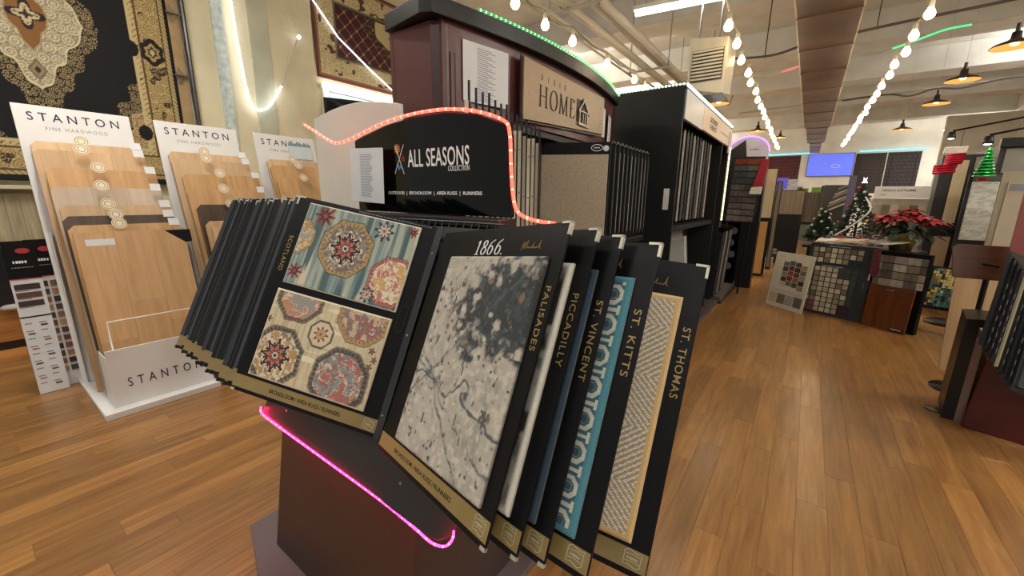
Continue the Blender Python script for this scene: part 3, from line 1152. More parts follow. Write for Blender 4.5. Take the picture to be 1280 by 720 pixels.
tower('on the far left', 'leftmost', .376, ['honey oak', 'golden oak', 'dark brown', 'sandy oak', 'whitewashed beige', 'honey oak', 'pale oak', 'light natural oak'])
tower('in the middle of the row', 'middle', 1.176, ['light natural oak', 'pale oak', 'dark brown', 'dark brown', 'honey oak', 'golden oak', 'sandy oak', 'light natural oak'])
tower('furthest along the wall', 'third', 1.976, ['pale oak', 'golden oak', 'honey oak', 'light natural oak'])
t = thing('leaflet', 'pale blue striped leaflet stuck on the third tower panel', 'leaflet', M=frame((-4.76, 2.32, 2.06), (0, 1, 0), (-.17, 0, 1)))
MB().bb(0, .25, -.004, -.001, -.17, 0).build('sheet', mat('pale leaflet', '#cfd8da', .6, .05), t)
b = MB()
b.bb(0, .25, -.005, -.004, -.03, 0)
b.build('blue_stripe', mat('blue grey stripe', '#7397ab', .6), t)

# swatch card stands
chips = [mat('chip ' + c, c, .45, .12, 30) for c in ('#3a2d2a', '#6f4a33', '#8f6641', '#a97e55', '#5a4030', '#4b4443', '#7b5a44', '#b08c62')]
cardw = mat('white card', '#d9d9da', .45, .03)
redr = mat('red round print', '#b0282e', .5)


def swatch_card(label, y0, x0, wd, rows, cols, hz, zc0):
    M = frame((x0, y0, 1.15), (.0, 1, 0), (-.06, 0, 1))
    t = thing('swatch_card', label, 'swatch card', M=M)
    MB().bb(0, wd, 0, .02, -1.15, 0).build('card', cardw, t, bevel=.002)
    MB().bb(-.001, wd + .001, -.002, 0, -hz, .002).build('header', blackm, t)
    b = MB()
    b.bb(0, wd, -.003, 0, -hz - .006, -hz).build('red_line', redr, t)
    s = MB().lathe([(0, .003), (.035, .002), (.035, 0)], n=20).build('round_mark', redr, t, M=Matrix.Translation((wd * .6, -.002, -.07)) @ facing @ Matrix.Scale(.55, 4, (0, 1, 0)))
    bars(t, whitet, wd * .45, -.15, wd * .45, .018, 5, -.002)
    bars(t, greyp, wd * .5, -.19, wd * .7, .006, 9, -.002)
    cw = (wd - .02) / cols
    k = 0
    for r in range(rows):
        for c in range(cols):
            z = zc0 - r * .062
            MB().bb(.012 + c * cw, .012 + c * cw + cw - .012, -.004, 0, z - .042, z).build('chip', chips[(r * 3 + c * 5 + k) % len(chips)], t)
            b = MB().bb(.014 + c * cw, .014 + c * cw + cw * .5, -.0008, 0, z - .052, z - .047)
            b.build('caption', greyp, t)
            k += 1
    return t


swatch_card('white swatch card with black header, leftmost beside the first tower', .165, -4.575, .155, 3, 1, .27, -.31)
b = [o for o in C.objects if o.get('label', '').startswith('white swatch card with black header, leftmost')][0]
MB().bb(0, .155, -.0015, 0, -.56, -.55).build('rule', blackm, b)
for r in range(9):
    for c in range(2):
        z = -.60 - r * .058
        MB().bb(.015 + c * .07, .05 + c * .07, -.0012, 0, z - .008, z).build('caption', greyp, b)
        if (r + c) % 2:
            MB().bb(.02 + c * .07, .055 + c * .07, -.0015, 0, z - .03, z - .018).build('chip', chips[r % 8], b)
swatch_card('white swatch card with two columns of brown plank chips beside the first tower', .275, -4.64, .16, 12, 2, .27, -.31)
t = thing('swatch_card', 'silvery swatch strip half hidden behind the first tower base', 'swatch card', M=frame((-4.74, .50, .95), (0, 1, 0), (-.06, 0, 1)))
MB().bb(0, .10, 0, .012, -.95, 0).build('card', mat('silver card', '#b9b6b2', .3, .05, metal=.4), t)
for k in range(15):
    MB().bb(.008, .092, -.003, 0, -.05 - k * .06, -.015 - k * .06).build('chip', mat('silver chip %d' % (k % 3), ('#8d8378', '#a59a8c', '#75695f')[k % 3], .4), t)

# low pale planks and floor props at the left end
t = thing('wainscot', 'weathered pale plank panel standing low against the left wall', 'panel', (-6.1, -.45, .98))
pp = wood('weathered pale plank', '#8f8266', '#b5a98a', 2, .6, .8, 'object', tone=.12)
for k in range(11):
    MB().bb(0, .02, k * .095 + .001, k * .095 + .094, .0, .50).build('plank', pp, t)
t2 = thing('low_shelf', 'pale cornice shelf above the weathered planks under the large rug', 'shelf', (-6.19, -.5, 1.48))
MB().bb(0, .22, 0, 1.3, .04, .075).build('shelf_board', mat('cream shelf', '#c9bf9f', .5), t2, bevel=.004)
MB().bb(0, .02, 0, 1.3, -.0, .04).build('shelf_cleat', mat('cream shelf', '#c9bf9f', .5), t2)
t = thing('poster_stand', 'dark shoe poster stand at the left edge with orange wood foot', 'poster', (-6.05, -.7, 0))
MB().bb(0, .03, 0, 1.02, .02, .98).build('poster_panel', mat('dark poster', '#17161a', .3, .3, 5), t)
MB().bb(.031, .036, .3, .98, .10, .42).build('wood_print', wood('orange wood print', '#a8692c', '#cf9250', 1), t)
sh = MB()
sh.lathe([(0, 0), (.05, .005), (.06, .03), (.045, .05), (.0, .055)], (0, 0, 0), 12)
sh.build('shoe_print', mat('shoe white', '#bfbab4', .5), t, True, M=Matrix.Translation((.06, .93, .40)) @ Matrix.Scale(2.0, 4, (0, 1, 0)))
MB().bb(0, .3, 0, 1.02, 0, .02).build('foot', wood('orange wood print', '#a8692c', '#cf9250', 1), t)

# ------------------------------------------------------------------ rugs on the left wall


def scroll(U_, V_, k, s=0):
    """rows of curls: signed distance-like value, near zero on the curling vine"""
    cell = 3.4 / k
    row = np.floor(V_ / cell)
    u0 = U_ / cell + .5 * (row % 2)
    ci = np.floor(u0)
    du = (u0 - ci - .5) * cell
    dv = (V_ / cell - row - .5) * cell
    sg = np.where((ci + row + s) % 2 < 1, 1.0, -1.0)
    ph = _hash(ci, row, s) * 2 * PI
    r = np.sqrt(du ** 2 + dv ** 2) / cell
    th = np.arctan2(dv, du)
    f = (r * 4.4 + sg * (th + ph) / (2 * PI)) % 1 - .5
    return np.where(r < .5, f * 1.1, .9 * np.sin(9 * th))


def rug_black(U_, V_):
    W, Hh = U_.max(), V_.max()
    x, z = U_ - W / 2, V_ - Hh / 2
    ax, az = abs(x), abs(z)
    e = np.minimum(W / 2 - ax, Hh / 2 - az)
    s1 = scroll(x, z, 34)
    s2 = scroll(x, z, 52, 2)
    c = base(U_, '#0d0c10')
    gold, dgold, cream, brown = '#b19a6a', '#6d5636', '#cdc09a', '#8b6638'
    orn = mixc(base(U_, '#16120f'), A('#a8946a'), (abs(s2) < .22) * 1.)
    # outer scroll halo of the medallion
    th = np.arctan2(z / .95, x / .5)
    r = np.sqrt((x / .62) ** 2 + (z / 1.02) ** 2)
    dm = ax / .50 + az / .98
    sc_ = .045 * np.cos(th * 16)
    c = np.where(((dm + sc_ < 1.0) | ((ax < .05) & (az < 1.12)))[..., None], orn, c)
    m1 = ax / .40 + az / .70 + .05 * np.cos(th * 12)
    body = mixc(base(U_, '#8f8573'), A(cream), (abs(s1) < .28) * .9)
    body = mixc(body, A('#6e6354'), (s1 > .75) * .8)
    c = np.where((m1 < .98)[..., None], body, c)
    c = mixc(c, A('#cdbf97'), ((m1 > .94) & (m1 < .98)) * 1.)
    c = mixc(c, A('#3a2e22'), ((m1 > .98) & (m1 < 1.0)) * 1.)
    m2 = ax / .14 + az / .32 + .06 * np.cos(th * 8)
    c = mixc(c, A('#a08f6f'), (m2 < 1.08) * 1.)
    c = mixc(c, A('#80592c'), (m2 < 1.0) * 1.)
    m3 = ax / .10 + az / .16
    fl = np.sqrt(x ** 2 + z ** 2) / (.085 + .03 * np.cos(4 * np.arctan2(z, x)))
    c = mixc(c, A('#241c20'), (fl < 1.1) * 1.)
    c = mixc(c, A('#bfae86'), (fl < .8) * (abs(s2) < .6) * 1.)
    c = mixc(c, A('#3a2a24'), (fl < .35) * 1.)
    for sg in (1, -1):
        d2 = ax / .06 + abs(z - sg * .47) / .09
        c = mixc(c, A('#6f6048'), (d2 < 1.1) * 1.)
        c = mixc(c, A('#8e7c5c'), (d2 < .8) * 1.)
        c = mixc(c, A('#362b22'), (d2 < .4) * 1.)
    # spandrels
    bx, bz = W / 2 - .37, Hh / 2 - .37
    q = (bx - ax) / .42 + (bz - az) / .75 + .09 * np.cos(20 * (ax - az))
    inb = (ax < bx) & (az < bz)
    c = np.where((inb & (q < 1.0))[..., None], orn, c)
    c = np.where((inb & (q < .62))[..., None], mixc(base(U_, '#8c6c40'), A('#b9a67b'), (abs(s1) < .3) * 1.), c)
    c = mixc(c, A('#b7a579'), (inb & (q > .60) & (q < .64)) * 1.)
    # border
    notch = .055 * (abs(((z + .26) % 1.04) - .52) < .10) + .055 * (abs(((x + .2) % .9) - .45) < .08) * (az > bz)
    be = e < (.37 - notch * 0)
    bord = mixc(base(U_, '#b39b68'), A('#6e5a37'), (abs(s1) < .16) * 1.)
    bord = mixc(bord, A('#d0be8c'), (s1 > .55) * .7)
    bord = mixc(bord, A('#3b2b20'), (fbm(U_ * 9, V_ * 9, 4, 2) > .70) * (abs(s2) < .5) * 1.)
    c = np.where(be[..., None], bord, c)
    for lo, hi, col in ((.36, .385, '#bfae80'), (.30, .315, '#5a472c'), (.095, .11, '#5a472c'), (.06, .095, '#8a7448')):
        c = mixc(c, A(col), ((e > lo) & (e < hi)) * 1.)
    rip = ((np.sin((x + z) * 150) > 0) & (e > .06) & (e < .095)) | ((np.sin((x - z) * 120) > 0) & (e > .315) & (e < .36))
    c = mixc(c, A('#c7b585'), rip * .8)
    # cartouches
    for cz_ in (-1.05, -.1, .85):
        for sx in (1, -1):
            o = np.sqrt(((x - sx * (W / 2 - .21)) / .10) ** 2 + ((z - cz_ * .9) / .13) ** 2) + .08 * np.cos(6 * np.arctan2(z - cz_ * .9, x - sx * (W / 2 - .21)))
            c = mixc(c, A('#17120f'), (o < 1.) * 1.)
            c = mixc(c, A('#a78f5c'), ((o < .62)) * 1.)
            c = mixc(c, A('#2b2019'), ((o < .38)) * 1.)
            c = mixc(c, A('#c6b384'), ((o < .2)) * 1.)
            o2 = np.sqrt(((x - sx * (W / 2 - .385)) / .075) ** 2 + ((z - cz_ * .9) / .10) ** 2)
            c = mixc(c, A('#0d0c10'), (o2 < .8) * (e > .30) * 1.)
    return mixc(c, A('#0c0b0d'), (e < .055) * 1.)


def rug_maroon(U_, V_):
    W, Hh = U_.max(), V_.max()
    x, z = U_ - W * .485, V_ - Hh * .66
    e = np.minimum(np.minimum(U_, W - U_), np.minimum(V_, Hh - V_))
    k = 2 * PI / .17
    lat = np.minimum(abs(((U_ + V_) / .2) % 1 - .5), abs(((U_ - V_) / .2) % 1 - .5))
    s1 = scroll(U_, V_, 40)
    c = base(U_, '#4a1c24')
    c = mixc(c, A('#8c6a4d'), (lat < .045) * 1.)
    dots = (abs(((U_ + V_) / .2) % 1 - .5) < .1) & (abs(((U_ - V_) / .2) % 1 - .5) < .1)
    c = mixc(c, A('#b89a6c'), dots * 1.)
    r = np.sqrt((x / .42) ** 2 + (z / .26) ** 2) + .03 * np.cos(10 * np.arctan2(z, x))
    c = mixc(c, A('#3a2622'), ((r < 1.6) & (abs(s1) < .2)) * 1.)
    c = mixc(c, A('#8f7a5a'), ((r < 1.5) & (abs(s1) > .75)) * 1.)
    c = mixc(c, A('#4b4434'), (r < 1.08) * 1.)
    c = mixc(c, A('#cdbf92'), (r < 1.) * 1.)
    fl = np.sqrt(x ** 2 + z ** 2) / .17 / (.7 + .3 * np.cos(7 * np.arctan2(z, x)))
    c = mixc(c, A('#4d4230'), ((fl < 1.) & (fbm(U_ * 40, V_ * 40, 2, 2) > .42)) * 1.)
    # scalloped dark frame line and cream border
    q = e + .04 * np.cos(U_ * 5.2) * (V_ < Hh / 2)
    c = mixc(c, A('#3d3a2c'), (e < .37) * 1.)
    c = mixc(c, A('#7d765a'), (e < .345) * 1.)
    bord = mixc(base(U_, '#d6c99c'), A('#9a835b'), (abs(s1) < .14) * 1.)
    bord = mixc(bord, A('#5b3a2e'), (fbm(U_ * 10, V_ * 10, 6, 2) > .68) * 1.)
    c = np.where((e < .32)[..., None], bord, c)
    c = mixc(c, A('#9a6f52'), (e < .07) * 1.)
    c = mixc(c, A('#6e3b36'), (e < .04) * 1.)
    return c


Mr = frame((XW + .10, .72 - 1.1, 1.6), (0, 1, 0), (0, 0, 1))
o = cgrid('hanging_rug', 2.2, 3.0, 330, 440, rug_black, None, th=.012, M=Mr, back='#4a3e2c', label='large black rug with a cream medallion and gold border hanging on the left wall', cat='rug')
Mr2 = frame((XW + .12, 3.50, 3.20), (0, 1, 0), (0, 0, 1))
o = cgrid('hanging_rug', 3.0, 1.42, 300, 150, rug_maroon, None, th=.012, M=Mr2, back='#5b4030', label='maroon lattice rug with cream border hanging high by the bright tube', cat='rug')
# steel hanging bars with clamps beside the black rug
t = thing('rug_hanger', 'tall steel rug hanging frame with clamps beside the large black rug', 'rug rack', (XW + .1, 1.87, 1.4))
MB().tube([(.06, .06, .9), (.06, .06, 3.4)], .022, 8).build('pole', mat('dark steel', '#4c4a4a', .3, .1, metal=.7), t)
MB().bb(.02, .03, -.08, .03, .9, 3.4).build('canvas_edge', mat('tan canvas', '#ab9067', .8, .1), t)
MB().tube([(.055, .02, .9), (.055, .02, 3.4)], .008, 6).build('rail', steel, t)
for z in (1.42, 2.06, 2.70):
    c_ = MB().tube([(.06, -.10, z), (.06, .07, z)], .012, 6).build('clamp_arm', steel, t)
    MB().tube([(.05, -.06, z - .09), (.065, -.02, z), (.05, -.06, z + .09), (.04, -.085, z), (.05, -.06, z - .09)], .006, 5).build('clamp_spring', steel, c_)

# white neon flex on the wall and tube under the maroon rug
neonm = mat('white neon tube', '#f4f7ff', .3, 0, emit=5)
neond = mat('unlit flex', '#c9c4ad', .5)


def smooth_pts(pts, k=6):
    P_ = [Vector(p) for p in pts]
    sm = []
    for i in range(len(P_) - 1):
        a, b_, c_, d_ = P_[max(0, i - 1)], P_[i], P_[i + 1], P_[min(len(P_) - 1, i + 2)]
        for j in range(k):
            q = j / k
            sm.append(.5 * ((2 * b_) + (-a + c_) * q + (2 * a - 5 * b_ + 4 * c_ - d_) * q * q + (-a + 3 * b_ - 3 * c_ + d_) * q ** 3))
    return sm + [P_[-1]]


t = thing('neon_flex', 'white glowing neon flex hanging in a hook curve on the brick pier', 'neon light', (XW + .2, 2.425, 2.6))
Ti = Matrix.Translation((-XW - .2, -2.425, -2.6))
MB().tube(smooth_pts([(-6.0, 2.40, 4.9), (-6.0, 2.425, 3.787), (-6.0, 2.447, 3.27), (-6.0, 2.483, 2.82), (-6.0, 2.549, 2.594), (-6.0, 2.719, 2.633), (-6.0, 2.925, 2.931)]), .012, 8).build('lit_flex', neonm, t, True, M=Ti)
MB().tube(smooth_pts([(-6.0, 2.925, 2.931), (-6.02, 3.05, 3.22), (-6.02, 3.206, 3.577)]), .011, 6).build('unlit_flex', neond, t, True, M=Ti)
inst('lit_tip', MB().lathe([(0, -.03), (.03, 0), (0, .03)], n=8).mesh('lit_tip', neonm), t, Ti @ Matrix.Translation((-6.0, 3.23, 3.62)))
t = thing('tube_lamp', 'bright white tube lamp under the maroon rug', 'lamp', (XW + .05, 3.56, 3.10))
MB().bb(0, .05, 0, 1.7, -.03, .03).build('housing', whitep, t)
MB().tube([(.07, .02, 0), (.07, 1.66, 0)], .05, 10).build('tube', mat('bright tube', '#fffaf2', .3, 0, emit=7), t, True)
l = area('tube_lamp_light', (XW + .25, 4.4, 3.1), 1.6, .08, 10, (.95, .98, 1), (0, PI / 2, 0))
l.rotation_euler = (0, -PI / 2, 0)
t = thing('neon_flex', 'thin white flex running diagonally across the maroon rug', 'neon light', (-6.04, 3.5, 4.2))
MB().tube([(-6.04, 3.38, 4.3), (-6.04, 3.85, 3.803), (-6.04, 4.378, 3.488), (-6.04, 4.96, 3.18)], .01, 6).build('lit_flex', mat('soft neon tube', '#f4f7ff', .3, 0, emit=2), t, True, M=Matrix.Translation((6.04, -3.5, -4.2)))
t = thing('neon_flex', 'white glowing flex running to the cap of the burgundy cabinet', 'neon light', (-1.50, 1.40, 2.372))
MB().tube(smooth_pts([(-1.75, 1.15, 2.50), (-1.60, 1.30, 2.40), (-1.53, 1.42, 2.375), (-1.49, 1.55, 2.372), (-1.475, 1.68, 2.372)]), .006, 6).build('lit_flex', mat('soft neon tube', '#f4f7ff', .3, 0, emit=2), t, True, M=Matrix.Translation((1.50, -1.40, -2.372)))

# black monitor and white arched panel behind the header
t = thing('arched_panel', 'plain white marbled panel with an arched top behind the near header', 'panel', (-2.0, 1.3, 0))
pts = [(-.34, 0), (.40, 0), (.40, 1.92)] + [(.40 - .74 * q, 1.92 + .042 * math.sin(PI * q) - .0 * q) for q in (.15, .3, .45, .6, .75, .9)] + [(-.34, 1.92)]
MB().prism(pts, 0, .03).build('panel_board', mat('white marble board', '#cfcdc4', .35, .06, 2), t, bevel=.004)
MB().bb(-.3, .36, .03, .3, 0, .03).build('foot', blackm, t)
t = thing('monitor', 'black monitor peeking over the white arched panel', 'monitor', (-2.9, 1.72, 1.8), 1.1)
MB().bb(-.02, .50, 0, .04, .10, .385).build('screen_body', blackg, t, bevel=.004)
MB().bb(.0, .48, -.003, 0, .12, .365).build('screen', glossb, t)
MB().tube([(.29, .02, -1.8), (.29, .02, .25)], .02, 8).build('pole', blackg, t)
MB().lathe([(0, 0), (.2, 0), (.2, .02), (0, .03)], (.29, .02, -1.8), 16).build('foot', blackg, t)
# ------------------------------------------------------------------ burgundy cabinet with the bowed black cap
burg = mat('burgundy laminate', '#5b3434', .32, .1, 4)
burgd = mat('dark burgundy laminate', '#3a1d1a', .32, .1, 4)
K1 = thing('display_cabinet', 'burgundy carpet cabinet with bowed black cap, tan nameplate and grooved end column', 'display cabinet', (-1.6, 2.45, 0))
K1I = Matrix.Translation((1.6, -2.45, 0))


def bow(y, x_end, d):
    q = (y - 1.40) / (3.50 - 1.40)
    return x_end + d * 4 * q * (1 - q)


def k1(mb, name, m, bevel=0, parent=K1, **kw):
    return mb.build(name, m, parent, False, bevel, M=K1I if parent is K1 else None, **kw)


k1(MB().bb(-1.79, -1.76, 1.42, 3.5, 0, 2.28), 'back_panel', burg)
k1(MB().bb(-1.775, -1.50, 1.42, 1.45, 0, 2.28), 'end_panel', burg, .002)
# grooved column: chamfered front of the near end
col_ = k1(MB().hexa([(-1.50, 1.42, 0), (-1.455, 1.47, 0), (-1.44, 1.62, 0), (-1.50, 1.62, 0)], [(-1.50, 1.42, 2.28), (-1.455, 1.47, 2.28), (-1.44, 1.62, 2.28), (-1.50, 1.62, 2.28)]), 'column', burgd, .001)
for k in range(4):
    y = 1.49 + k * .028
    x = -1.452 + (y - 1.47) * .1
    MB().bb(x - .004, x + .0015, y, y + .005, 1.45, 2.16).build('groove', mat('groove shadow line', '#140a09', .6), col_)
# bowed fascia
ny = 18
bt, tp = [], []
f_out, f_in = [], []
for i in range(ny + 1):
    y = 1.45 + (3.44 - 1.45) * i / ny
    f_out.append((bow(y, -1.47, .11), y))
    f_in.append((bow(y, -1.49, .11), y))
ringf = f_out + f_in[::-1]
k1(MB().hexa([(x, y, 1.90) for x, y in ringf], [(x, y, 2.285) for x, y in ringf]), 'fascia', burg)
cap = []
for i in range(ny + 1):
    y = 1.38 + (3.54 - 1.38) * i / ny
    cap.append((bow(y, -1.44, .13), y))
cap = [(-1.80, 1.40), (-1.50, 1.355)] + cap + [(-1.80, 3.54)]
k1(MB().hexa([(x, y, 2.285) for x, y in cap], [(x, y, 2.36) for x, y in cap]), 'cap', blackg, .004)
k1(MB().bb(-1.50, -1.46, 3.36, 3.5, 0, 2.28), 'end_column', burgd)
k1(MB().bb(-1.775, -1.47, 3.47, 3.5, 0, 2.28), 'end_panel', burg)
k1(MB().bb(-1.76, -1.15, 1.45, 3.5, .0, .10), 'plinth', blackg, .003)
k1(MB().bb(-1.76, -1.12, 2.0, 3.48, 1.16, 1.20), 'shelf', blackg, .003)
k1(MB().bb(-1.74, -1.38, 1.9, 3.4, 1.86, 1.90), 'light_rail', blackg, .003)
lm = k1(MB().tube([(-1.44, 2.55, 1.845), (-1.44, 2.66, 1.845)], .018, 8), 'spot_lamp', mat('warm spot', '#ffcf70', .3, emit=6))
# nameplate
yA, yB = 1.93, 2.985
xA, xB = bow(yA, -1.47, .11) + .044, bow(yB, -1.47, .11) + .044
Mn = frame((xA, yA, 2.235), (xB - xA, yB - yA, -.012), (0, 0, 1))
NL = math.hypot(xB - xA, yB - yA)
tanp = mat('brushed tan plate', '#93806a', .35, .05, 20, metal=.35)
nm = MB().prism([(0, -.312), (NL, -.25), (NL, 0), (0, 0)], -.012, 0).build('nameplate', tanp, K1, M=K1I @ Mn, bevel=.001)
MB().prism([(-.012, -.322), (NL + .012, -.262), (NL + .012, .012), (-.012, .012)], .0005, .008).build('nameplate_frame', burgd, nm)
brown = mat('dark brown letters', '#2c1a17', .45, .05)
for i, ch in enumerate('DIXIE'):
    letters(nm, ch, brown, .185 + i * .068, -.062 + .001 * i, .020 if ch != 'I' else .004, .030, -.012, name='letter')
b = MB()


def stroke(x0, z0, x1, z1, wd):
    ribbon(b, [(x0, z0), (x1, z1)], wd, -.012, .004)


z0, z1 = -.215, -.105
# H
for x in (.17, .235):
    stroke(x, z0, x, z1, .008)
    stroke(x - .013, z0, x + .013, z0, .003)
    stroke(x - .013, z1, x + .013, z1, .003)
stroke(.17, -.158, .235, -.158, .003)
# O
ribbon(b, [(.322 + .040 * math.cos(a), -.16 + .056 * math.sin(a)) for a in [k * PI / 12 for k in range(25)]], lambda q: .003 + .007 * abs(math.cos(q * 2 * PI)), -.012, .004)
# M
stroke(.398, z0, .405, z1, .003)
stroke(.405, z1, .444, z0, .009)
stroke(.444, z0, .480, z1, .003)
stroke(.480, z1, .488, z0, .009)
for x in (.398, .488):
    stroke(x - .012, z0, x + .012, z0, .003)
stroke(.393, z1, .410, z1, .003)
stroke(.475, z1, .492, z1, .003)
# E
stroke(.540, z0, .540, z1, .009)
for z, l_ in ((z0, .055), (-.158, .042), (z1, .052)):
    stroke(.528, z, .528 + l_, z, .003)
stroke(.583, z0, .583, z0 + .018, .003)
stroke(.580, z1, .580, z1 - .018, .003)
b.build('lettering', brown, nm)
# house emblem
e_ = MB()
e_.prism([(.62, -.225), (.72, -.225), (.72, -.085), (.62, -.085)], -.0135, -.012)
em = e_.build('emblem_square', brown, nm)
e_ = MB()
hm = mat('pewter house', '#8d8475', .3, .08, metal=.5)
for p_, q_, wd in (((.65, -.225), (.65, -.15), .012), ((.765, -.235), (.765, -.15), .012), ((.64, -.235), (.79, -.24), .016), ((.635, -.158), (.712, -.085), .010), ((.795, -.168), (.702, -.075), .010), ((.65, -.155), (.765, -.158), .008), ((.70, -.225), (.70, -.165), .01), ((.73, -.228), (.73, -.165), .01), ((.69, -.09), (.742, -.07), .008)):
    ribbon(e_, [p_, q_], wd, -.0135, .012)
e_.build('house_emblem', hm, nm)
for x, z in ((.06, -.08), (.06, -.17), (NL - .05, -.075), (NL - .05, -.18)):
    MB().lathe([(0, .004), (.006, .003), (.008, 0)], n=10).build('screw', steel, nm, M=Matrix.Translation((x, -.012, z)) @ facing)


def sheet(label, o, ex, w_, h_, lines=True, ez=(0, 0, 1), group=None):
    t = thing('paper_sheet', label, 'paper', M=frame(o, ex, ez), group=group)
    MB().bb(0, w_, -.0012, 0, -h_, 0).build('sheet', paper, t)
    if lines:
        b = MB()
        n = int(h_ / .009) - 3
        for k in range(n):
            b.bb(w_ * .3, w_ * (.62 + .1 * math.sin(k * 2.1)), -.0018, -.0012, -.02 - k * .009, -.0235 - k * .009)
        b.build('print', mat('grey table print', '#9a9aa2', .7), t)
    return t


sheet('tall white price list taped on the burgundy cabinet fascia left of the nameplate', (bow(1.56, -1.47, .11) + .006, 1.56, 2.23), (.06, .29, 0), .29, .27)
sheet('narrow white sheet hanging right of the tan nameplate', (bow(3.08, -1.47, .11) + .006, 3.06, 2.19), (-.02, .17, 0), .13, .21)
sheet('white sheet at the far end column of the burgundy cabinet', (bow(3.26, -1.46, .11) + .012, 3.24, 2.16), (-.05, .17, 0), .19, .30)

# green LED rope on the cap edge
gp = []
for i in range(13):
    y = 1.62 + (3.54 - 1.62) * i / 12
    gp.append((bow(y, -1.436, .13), y, 2.364))
rope('led_rope', 'green glowing LED rope edging the bowed cap of the burgundy cabinet', gp, '#2a9a55', '#9affac', 60, .9, 2.2, .005, .0066)

# carpet wings standing in the cabinet, edges to the viewer
wingc = ['#bdb4a0', '#a39c8c', '#cfc6b0', '#8f8778', '#c2b8a5']
wmesh = []
for c_ in wingc:
    wmesh.append(MB().bb(.01, .42, -.012, 0, .03, .60).mesh('carpet_sample', mat('wing carpet ' + c_, c_, .95, .15, 80, bump=.5, bscale=200)))
wback = MB().bb(0, .434, 0, .004, 0, .66).mesh('backer', blackm)
wtip = MB().prism([(.40, .64), (.434, .64), (.434, .70), (.425, .71)], -.004, .006).mesh('handle_tip', blackg)
wstud = MB().lathe([(0, .003), (.004, .003), (.005, 0)], n=6).mesh('stud', steel)
wedge = MB().bb(.42, .4365, -.017, -.001, .0, .63)
wed = [wedge.mesh('edge_strip', mat('wing edge %d' % k, ('#cfc6b0', '#aaa392', '#ddd3bc')[k], .7, .1)) for k in range(3)]
for k in range(14):
    y = 1.62 + k * .052
    zt = 1.245 - .006 * k + (.012 if k % 3 == 0 else 0)
    t = thing('carpet_wing', 'black-backed carpet sample wing seen on edge beside the red rope, one of the row', 'sample board',
              M=Matrix.Translation((-1.44, y, zt - .02)) @ Matrix.Rotation(-.86 - .014 * k, 4, 'Z') @ Matrix.Rotation(-.03, 4, 'Y'), group='carpet wings on edge in the burgundy cabinet')
    inst('backer', wback, t)
    inst('carpet_sample', wmesh[k % 5], t)
    inst('handle_tip', wtip, t)
    inst('edge_strip', wed[k % 3], t)
    for z in (.12, .33, .54):
        inst('stud', wstud, t, Matrix.Translation((.4365, -.007, z)) @ Matrix.Rotation(PI / 2, 4, 'Y'))

# stack of boards with the plain beige carpet in front
def bframe(k):
    y = 2.40 + k * .075
    return frame((-1.47, y - .12, 1.245), (.42, .19 + .004 * k, 0), (0, 0, 1))


plush = mat('beige plush carpet', '#b3a58f', .95, .12, 60, bump=.8, bscale=180)
for k in range(11):
    first = k == 0
    if first:
        t = thing('sample_board', 'black-framed board with plain beige plush carpet below the nameplate', 'sample board', M=bframe(0))
    else:
        t = thing('sample_board', 'black sample board on edge behind the beige carpet board, lettered spine outward', 'sample board', M=bframe(k), group='boards stacked behind the beige carpet board')
    H1 = .60
    MB().bb(0, .47, 0, .012, 0, H1).build('backer', blackm, t, bevel=.001)
    MB().bb(.466, .472, -.004, .03, 0, H1 - .02).build('spine', mat('spine %d' % (k % 2), ('#26282b', '#34363a')[k % 2], .35), t)
    if first:
        cb = MB().bb(.012, .458, -.016, 0, .012, .525).build('carpet_sample', plush, t, bevel=.004)
        MB().bb(.20, .28, -.002, 0, .555, .575).build('handle_slot', mat('deep black slot', '#040404', .9), t)
        b = MB()
        ribbon(b, [(.385 + .035 * math.cos(a), .566 + .019 * math.sin(a)) for a in [q * PI / 8 for q in range(17)]], .0035, 0)
        b.build('oval_mark', whitet, t)
        bars(t, whitet, .385, .566, .04, .006, 6)
        MB().lathe([(0, .003), (.016, .002), (.018, 0)], n=14).build('round_sticker', paper, t, M=Matrix.Translation((.44, 0, .562)) @ facing)
    else:
        RS = Matrix.Translation((.472, .013, 0)) @ Matrix.Rotation(PI / 2, 4, 'Z')
        b = MB()
        for j in range(7):
            b.bb(-.003, .004 + .002 * (j % 2), -.0008, 0, .10 + .03 * (k % 3) + j * .014, .11 + .03 * (k % 3) + j * .014)
        b.build('spine_print', whitet, t, M=RS)
        MB().bb(.470, .4745, -.003, .006, .03, H1 - .05).build('edge_strip', mat('pale spine edge %d' % (k % 3), ('#b6b1a2', '#77746c', '#d0cbbd')[k % 3], .5), t)
        MB().tube([(.44, .006, H1 - .01), (.455, .004, H1 + .018), (.47, .006, H1 - .005)], .0025, 5).build('hook', silverc, t)
    if k == 5:
        g = MB().bb(.4735, .476, .004, .024, .40, .50).build('green_tag', mat('green tag', '#3fb548', .5, emit=.15), t)
t = thing('carpet_rack', 'black wire carpet rack in the lower bay behind the outer sample boards', 'display rack', (-1.45, 2.1, .1))
for k in range(16):
    MB().tube([(.0, .08 * k, .95), (.33, .08 * k, .93), (.36, .08 * k, .86)], .004, 5).build('wire', steel, t)
MB().bb(0, .3, 0, 1.3, 0, .85).build('rack_body', blackg, t)

# ------------------------------------------------------------------ black cabinet with white LED edges
K2 = thing('display_cabinet', 'tall black carpet cabinet with white LED edging and a pale beige fascia', 'display cabinet', (-1.4, 5.2, 0))
K2I = Matrix.Translation((1.4, -5.2, 0))


def k2(mb, name, m, bevel=0, **kw):
    return mb.build(name, m, K2, False, bevel, M=K2I, **kw)


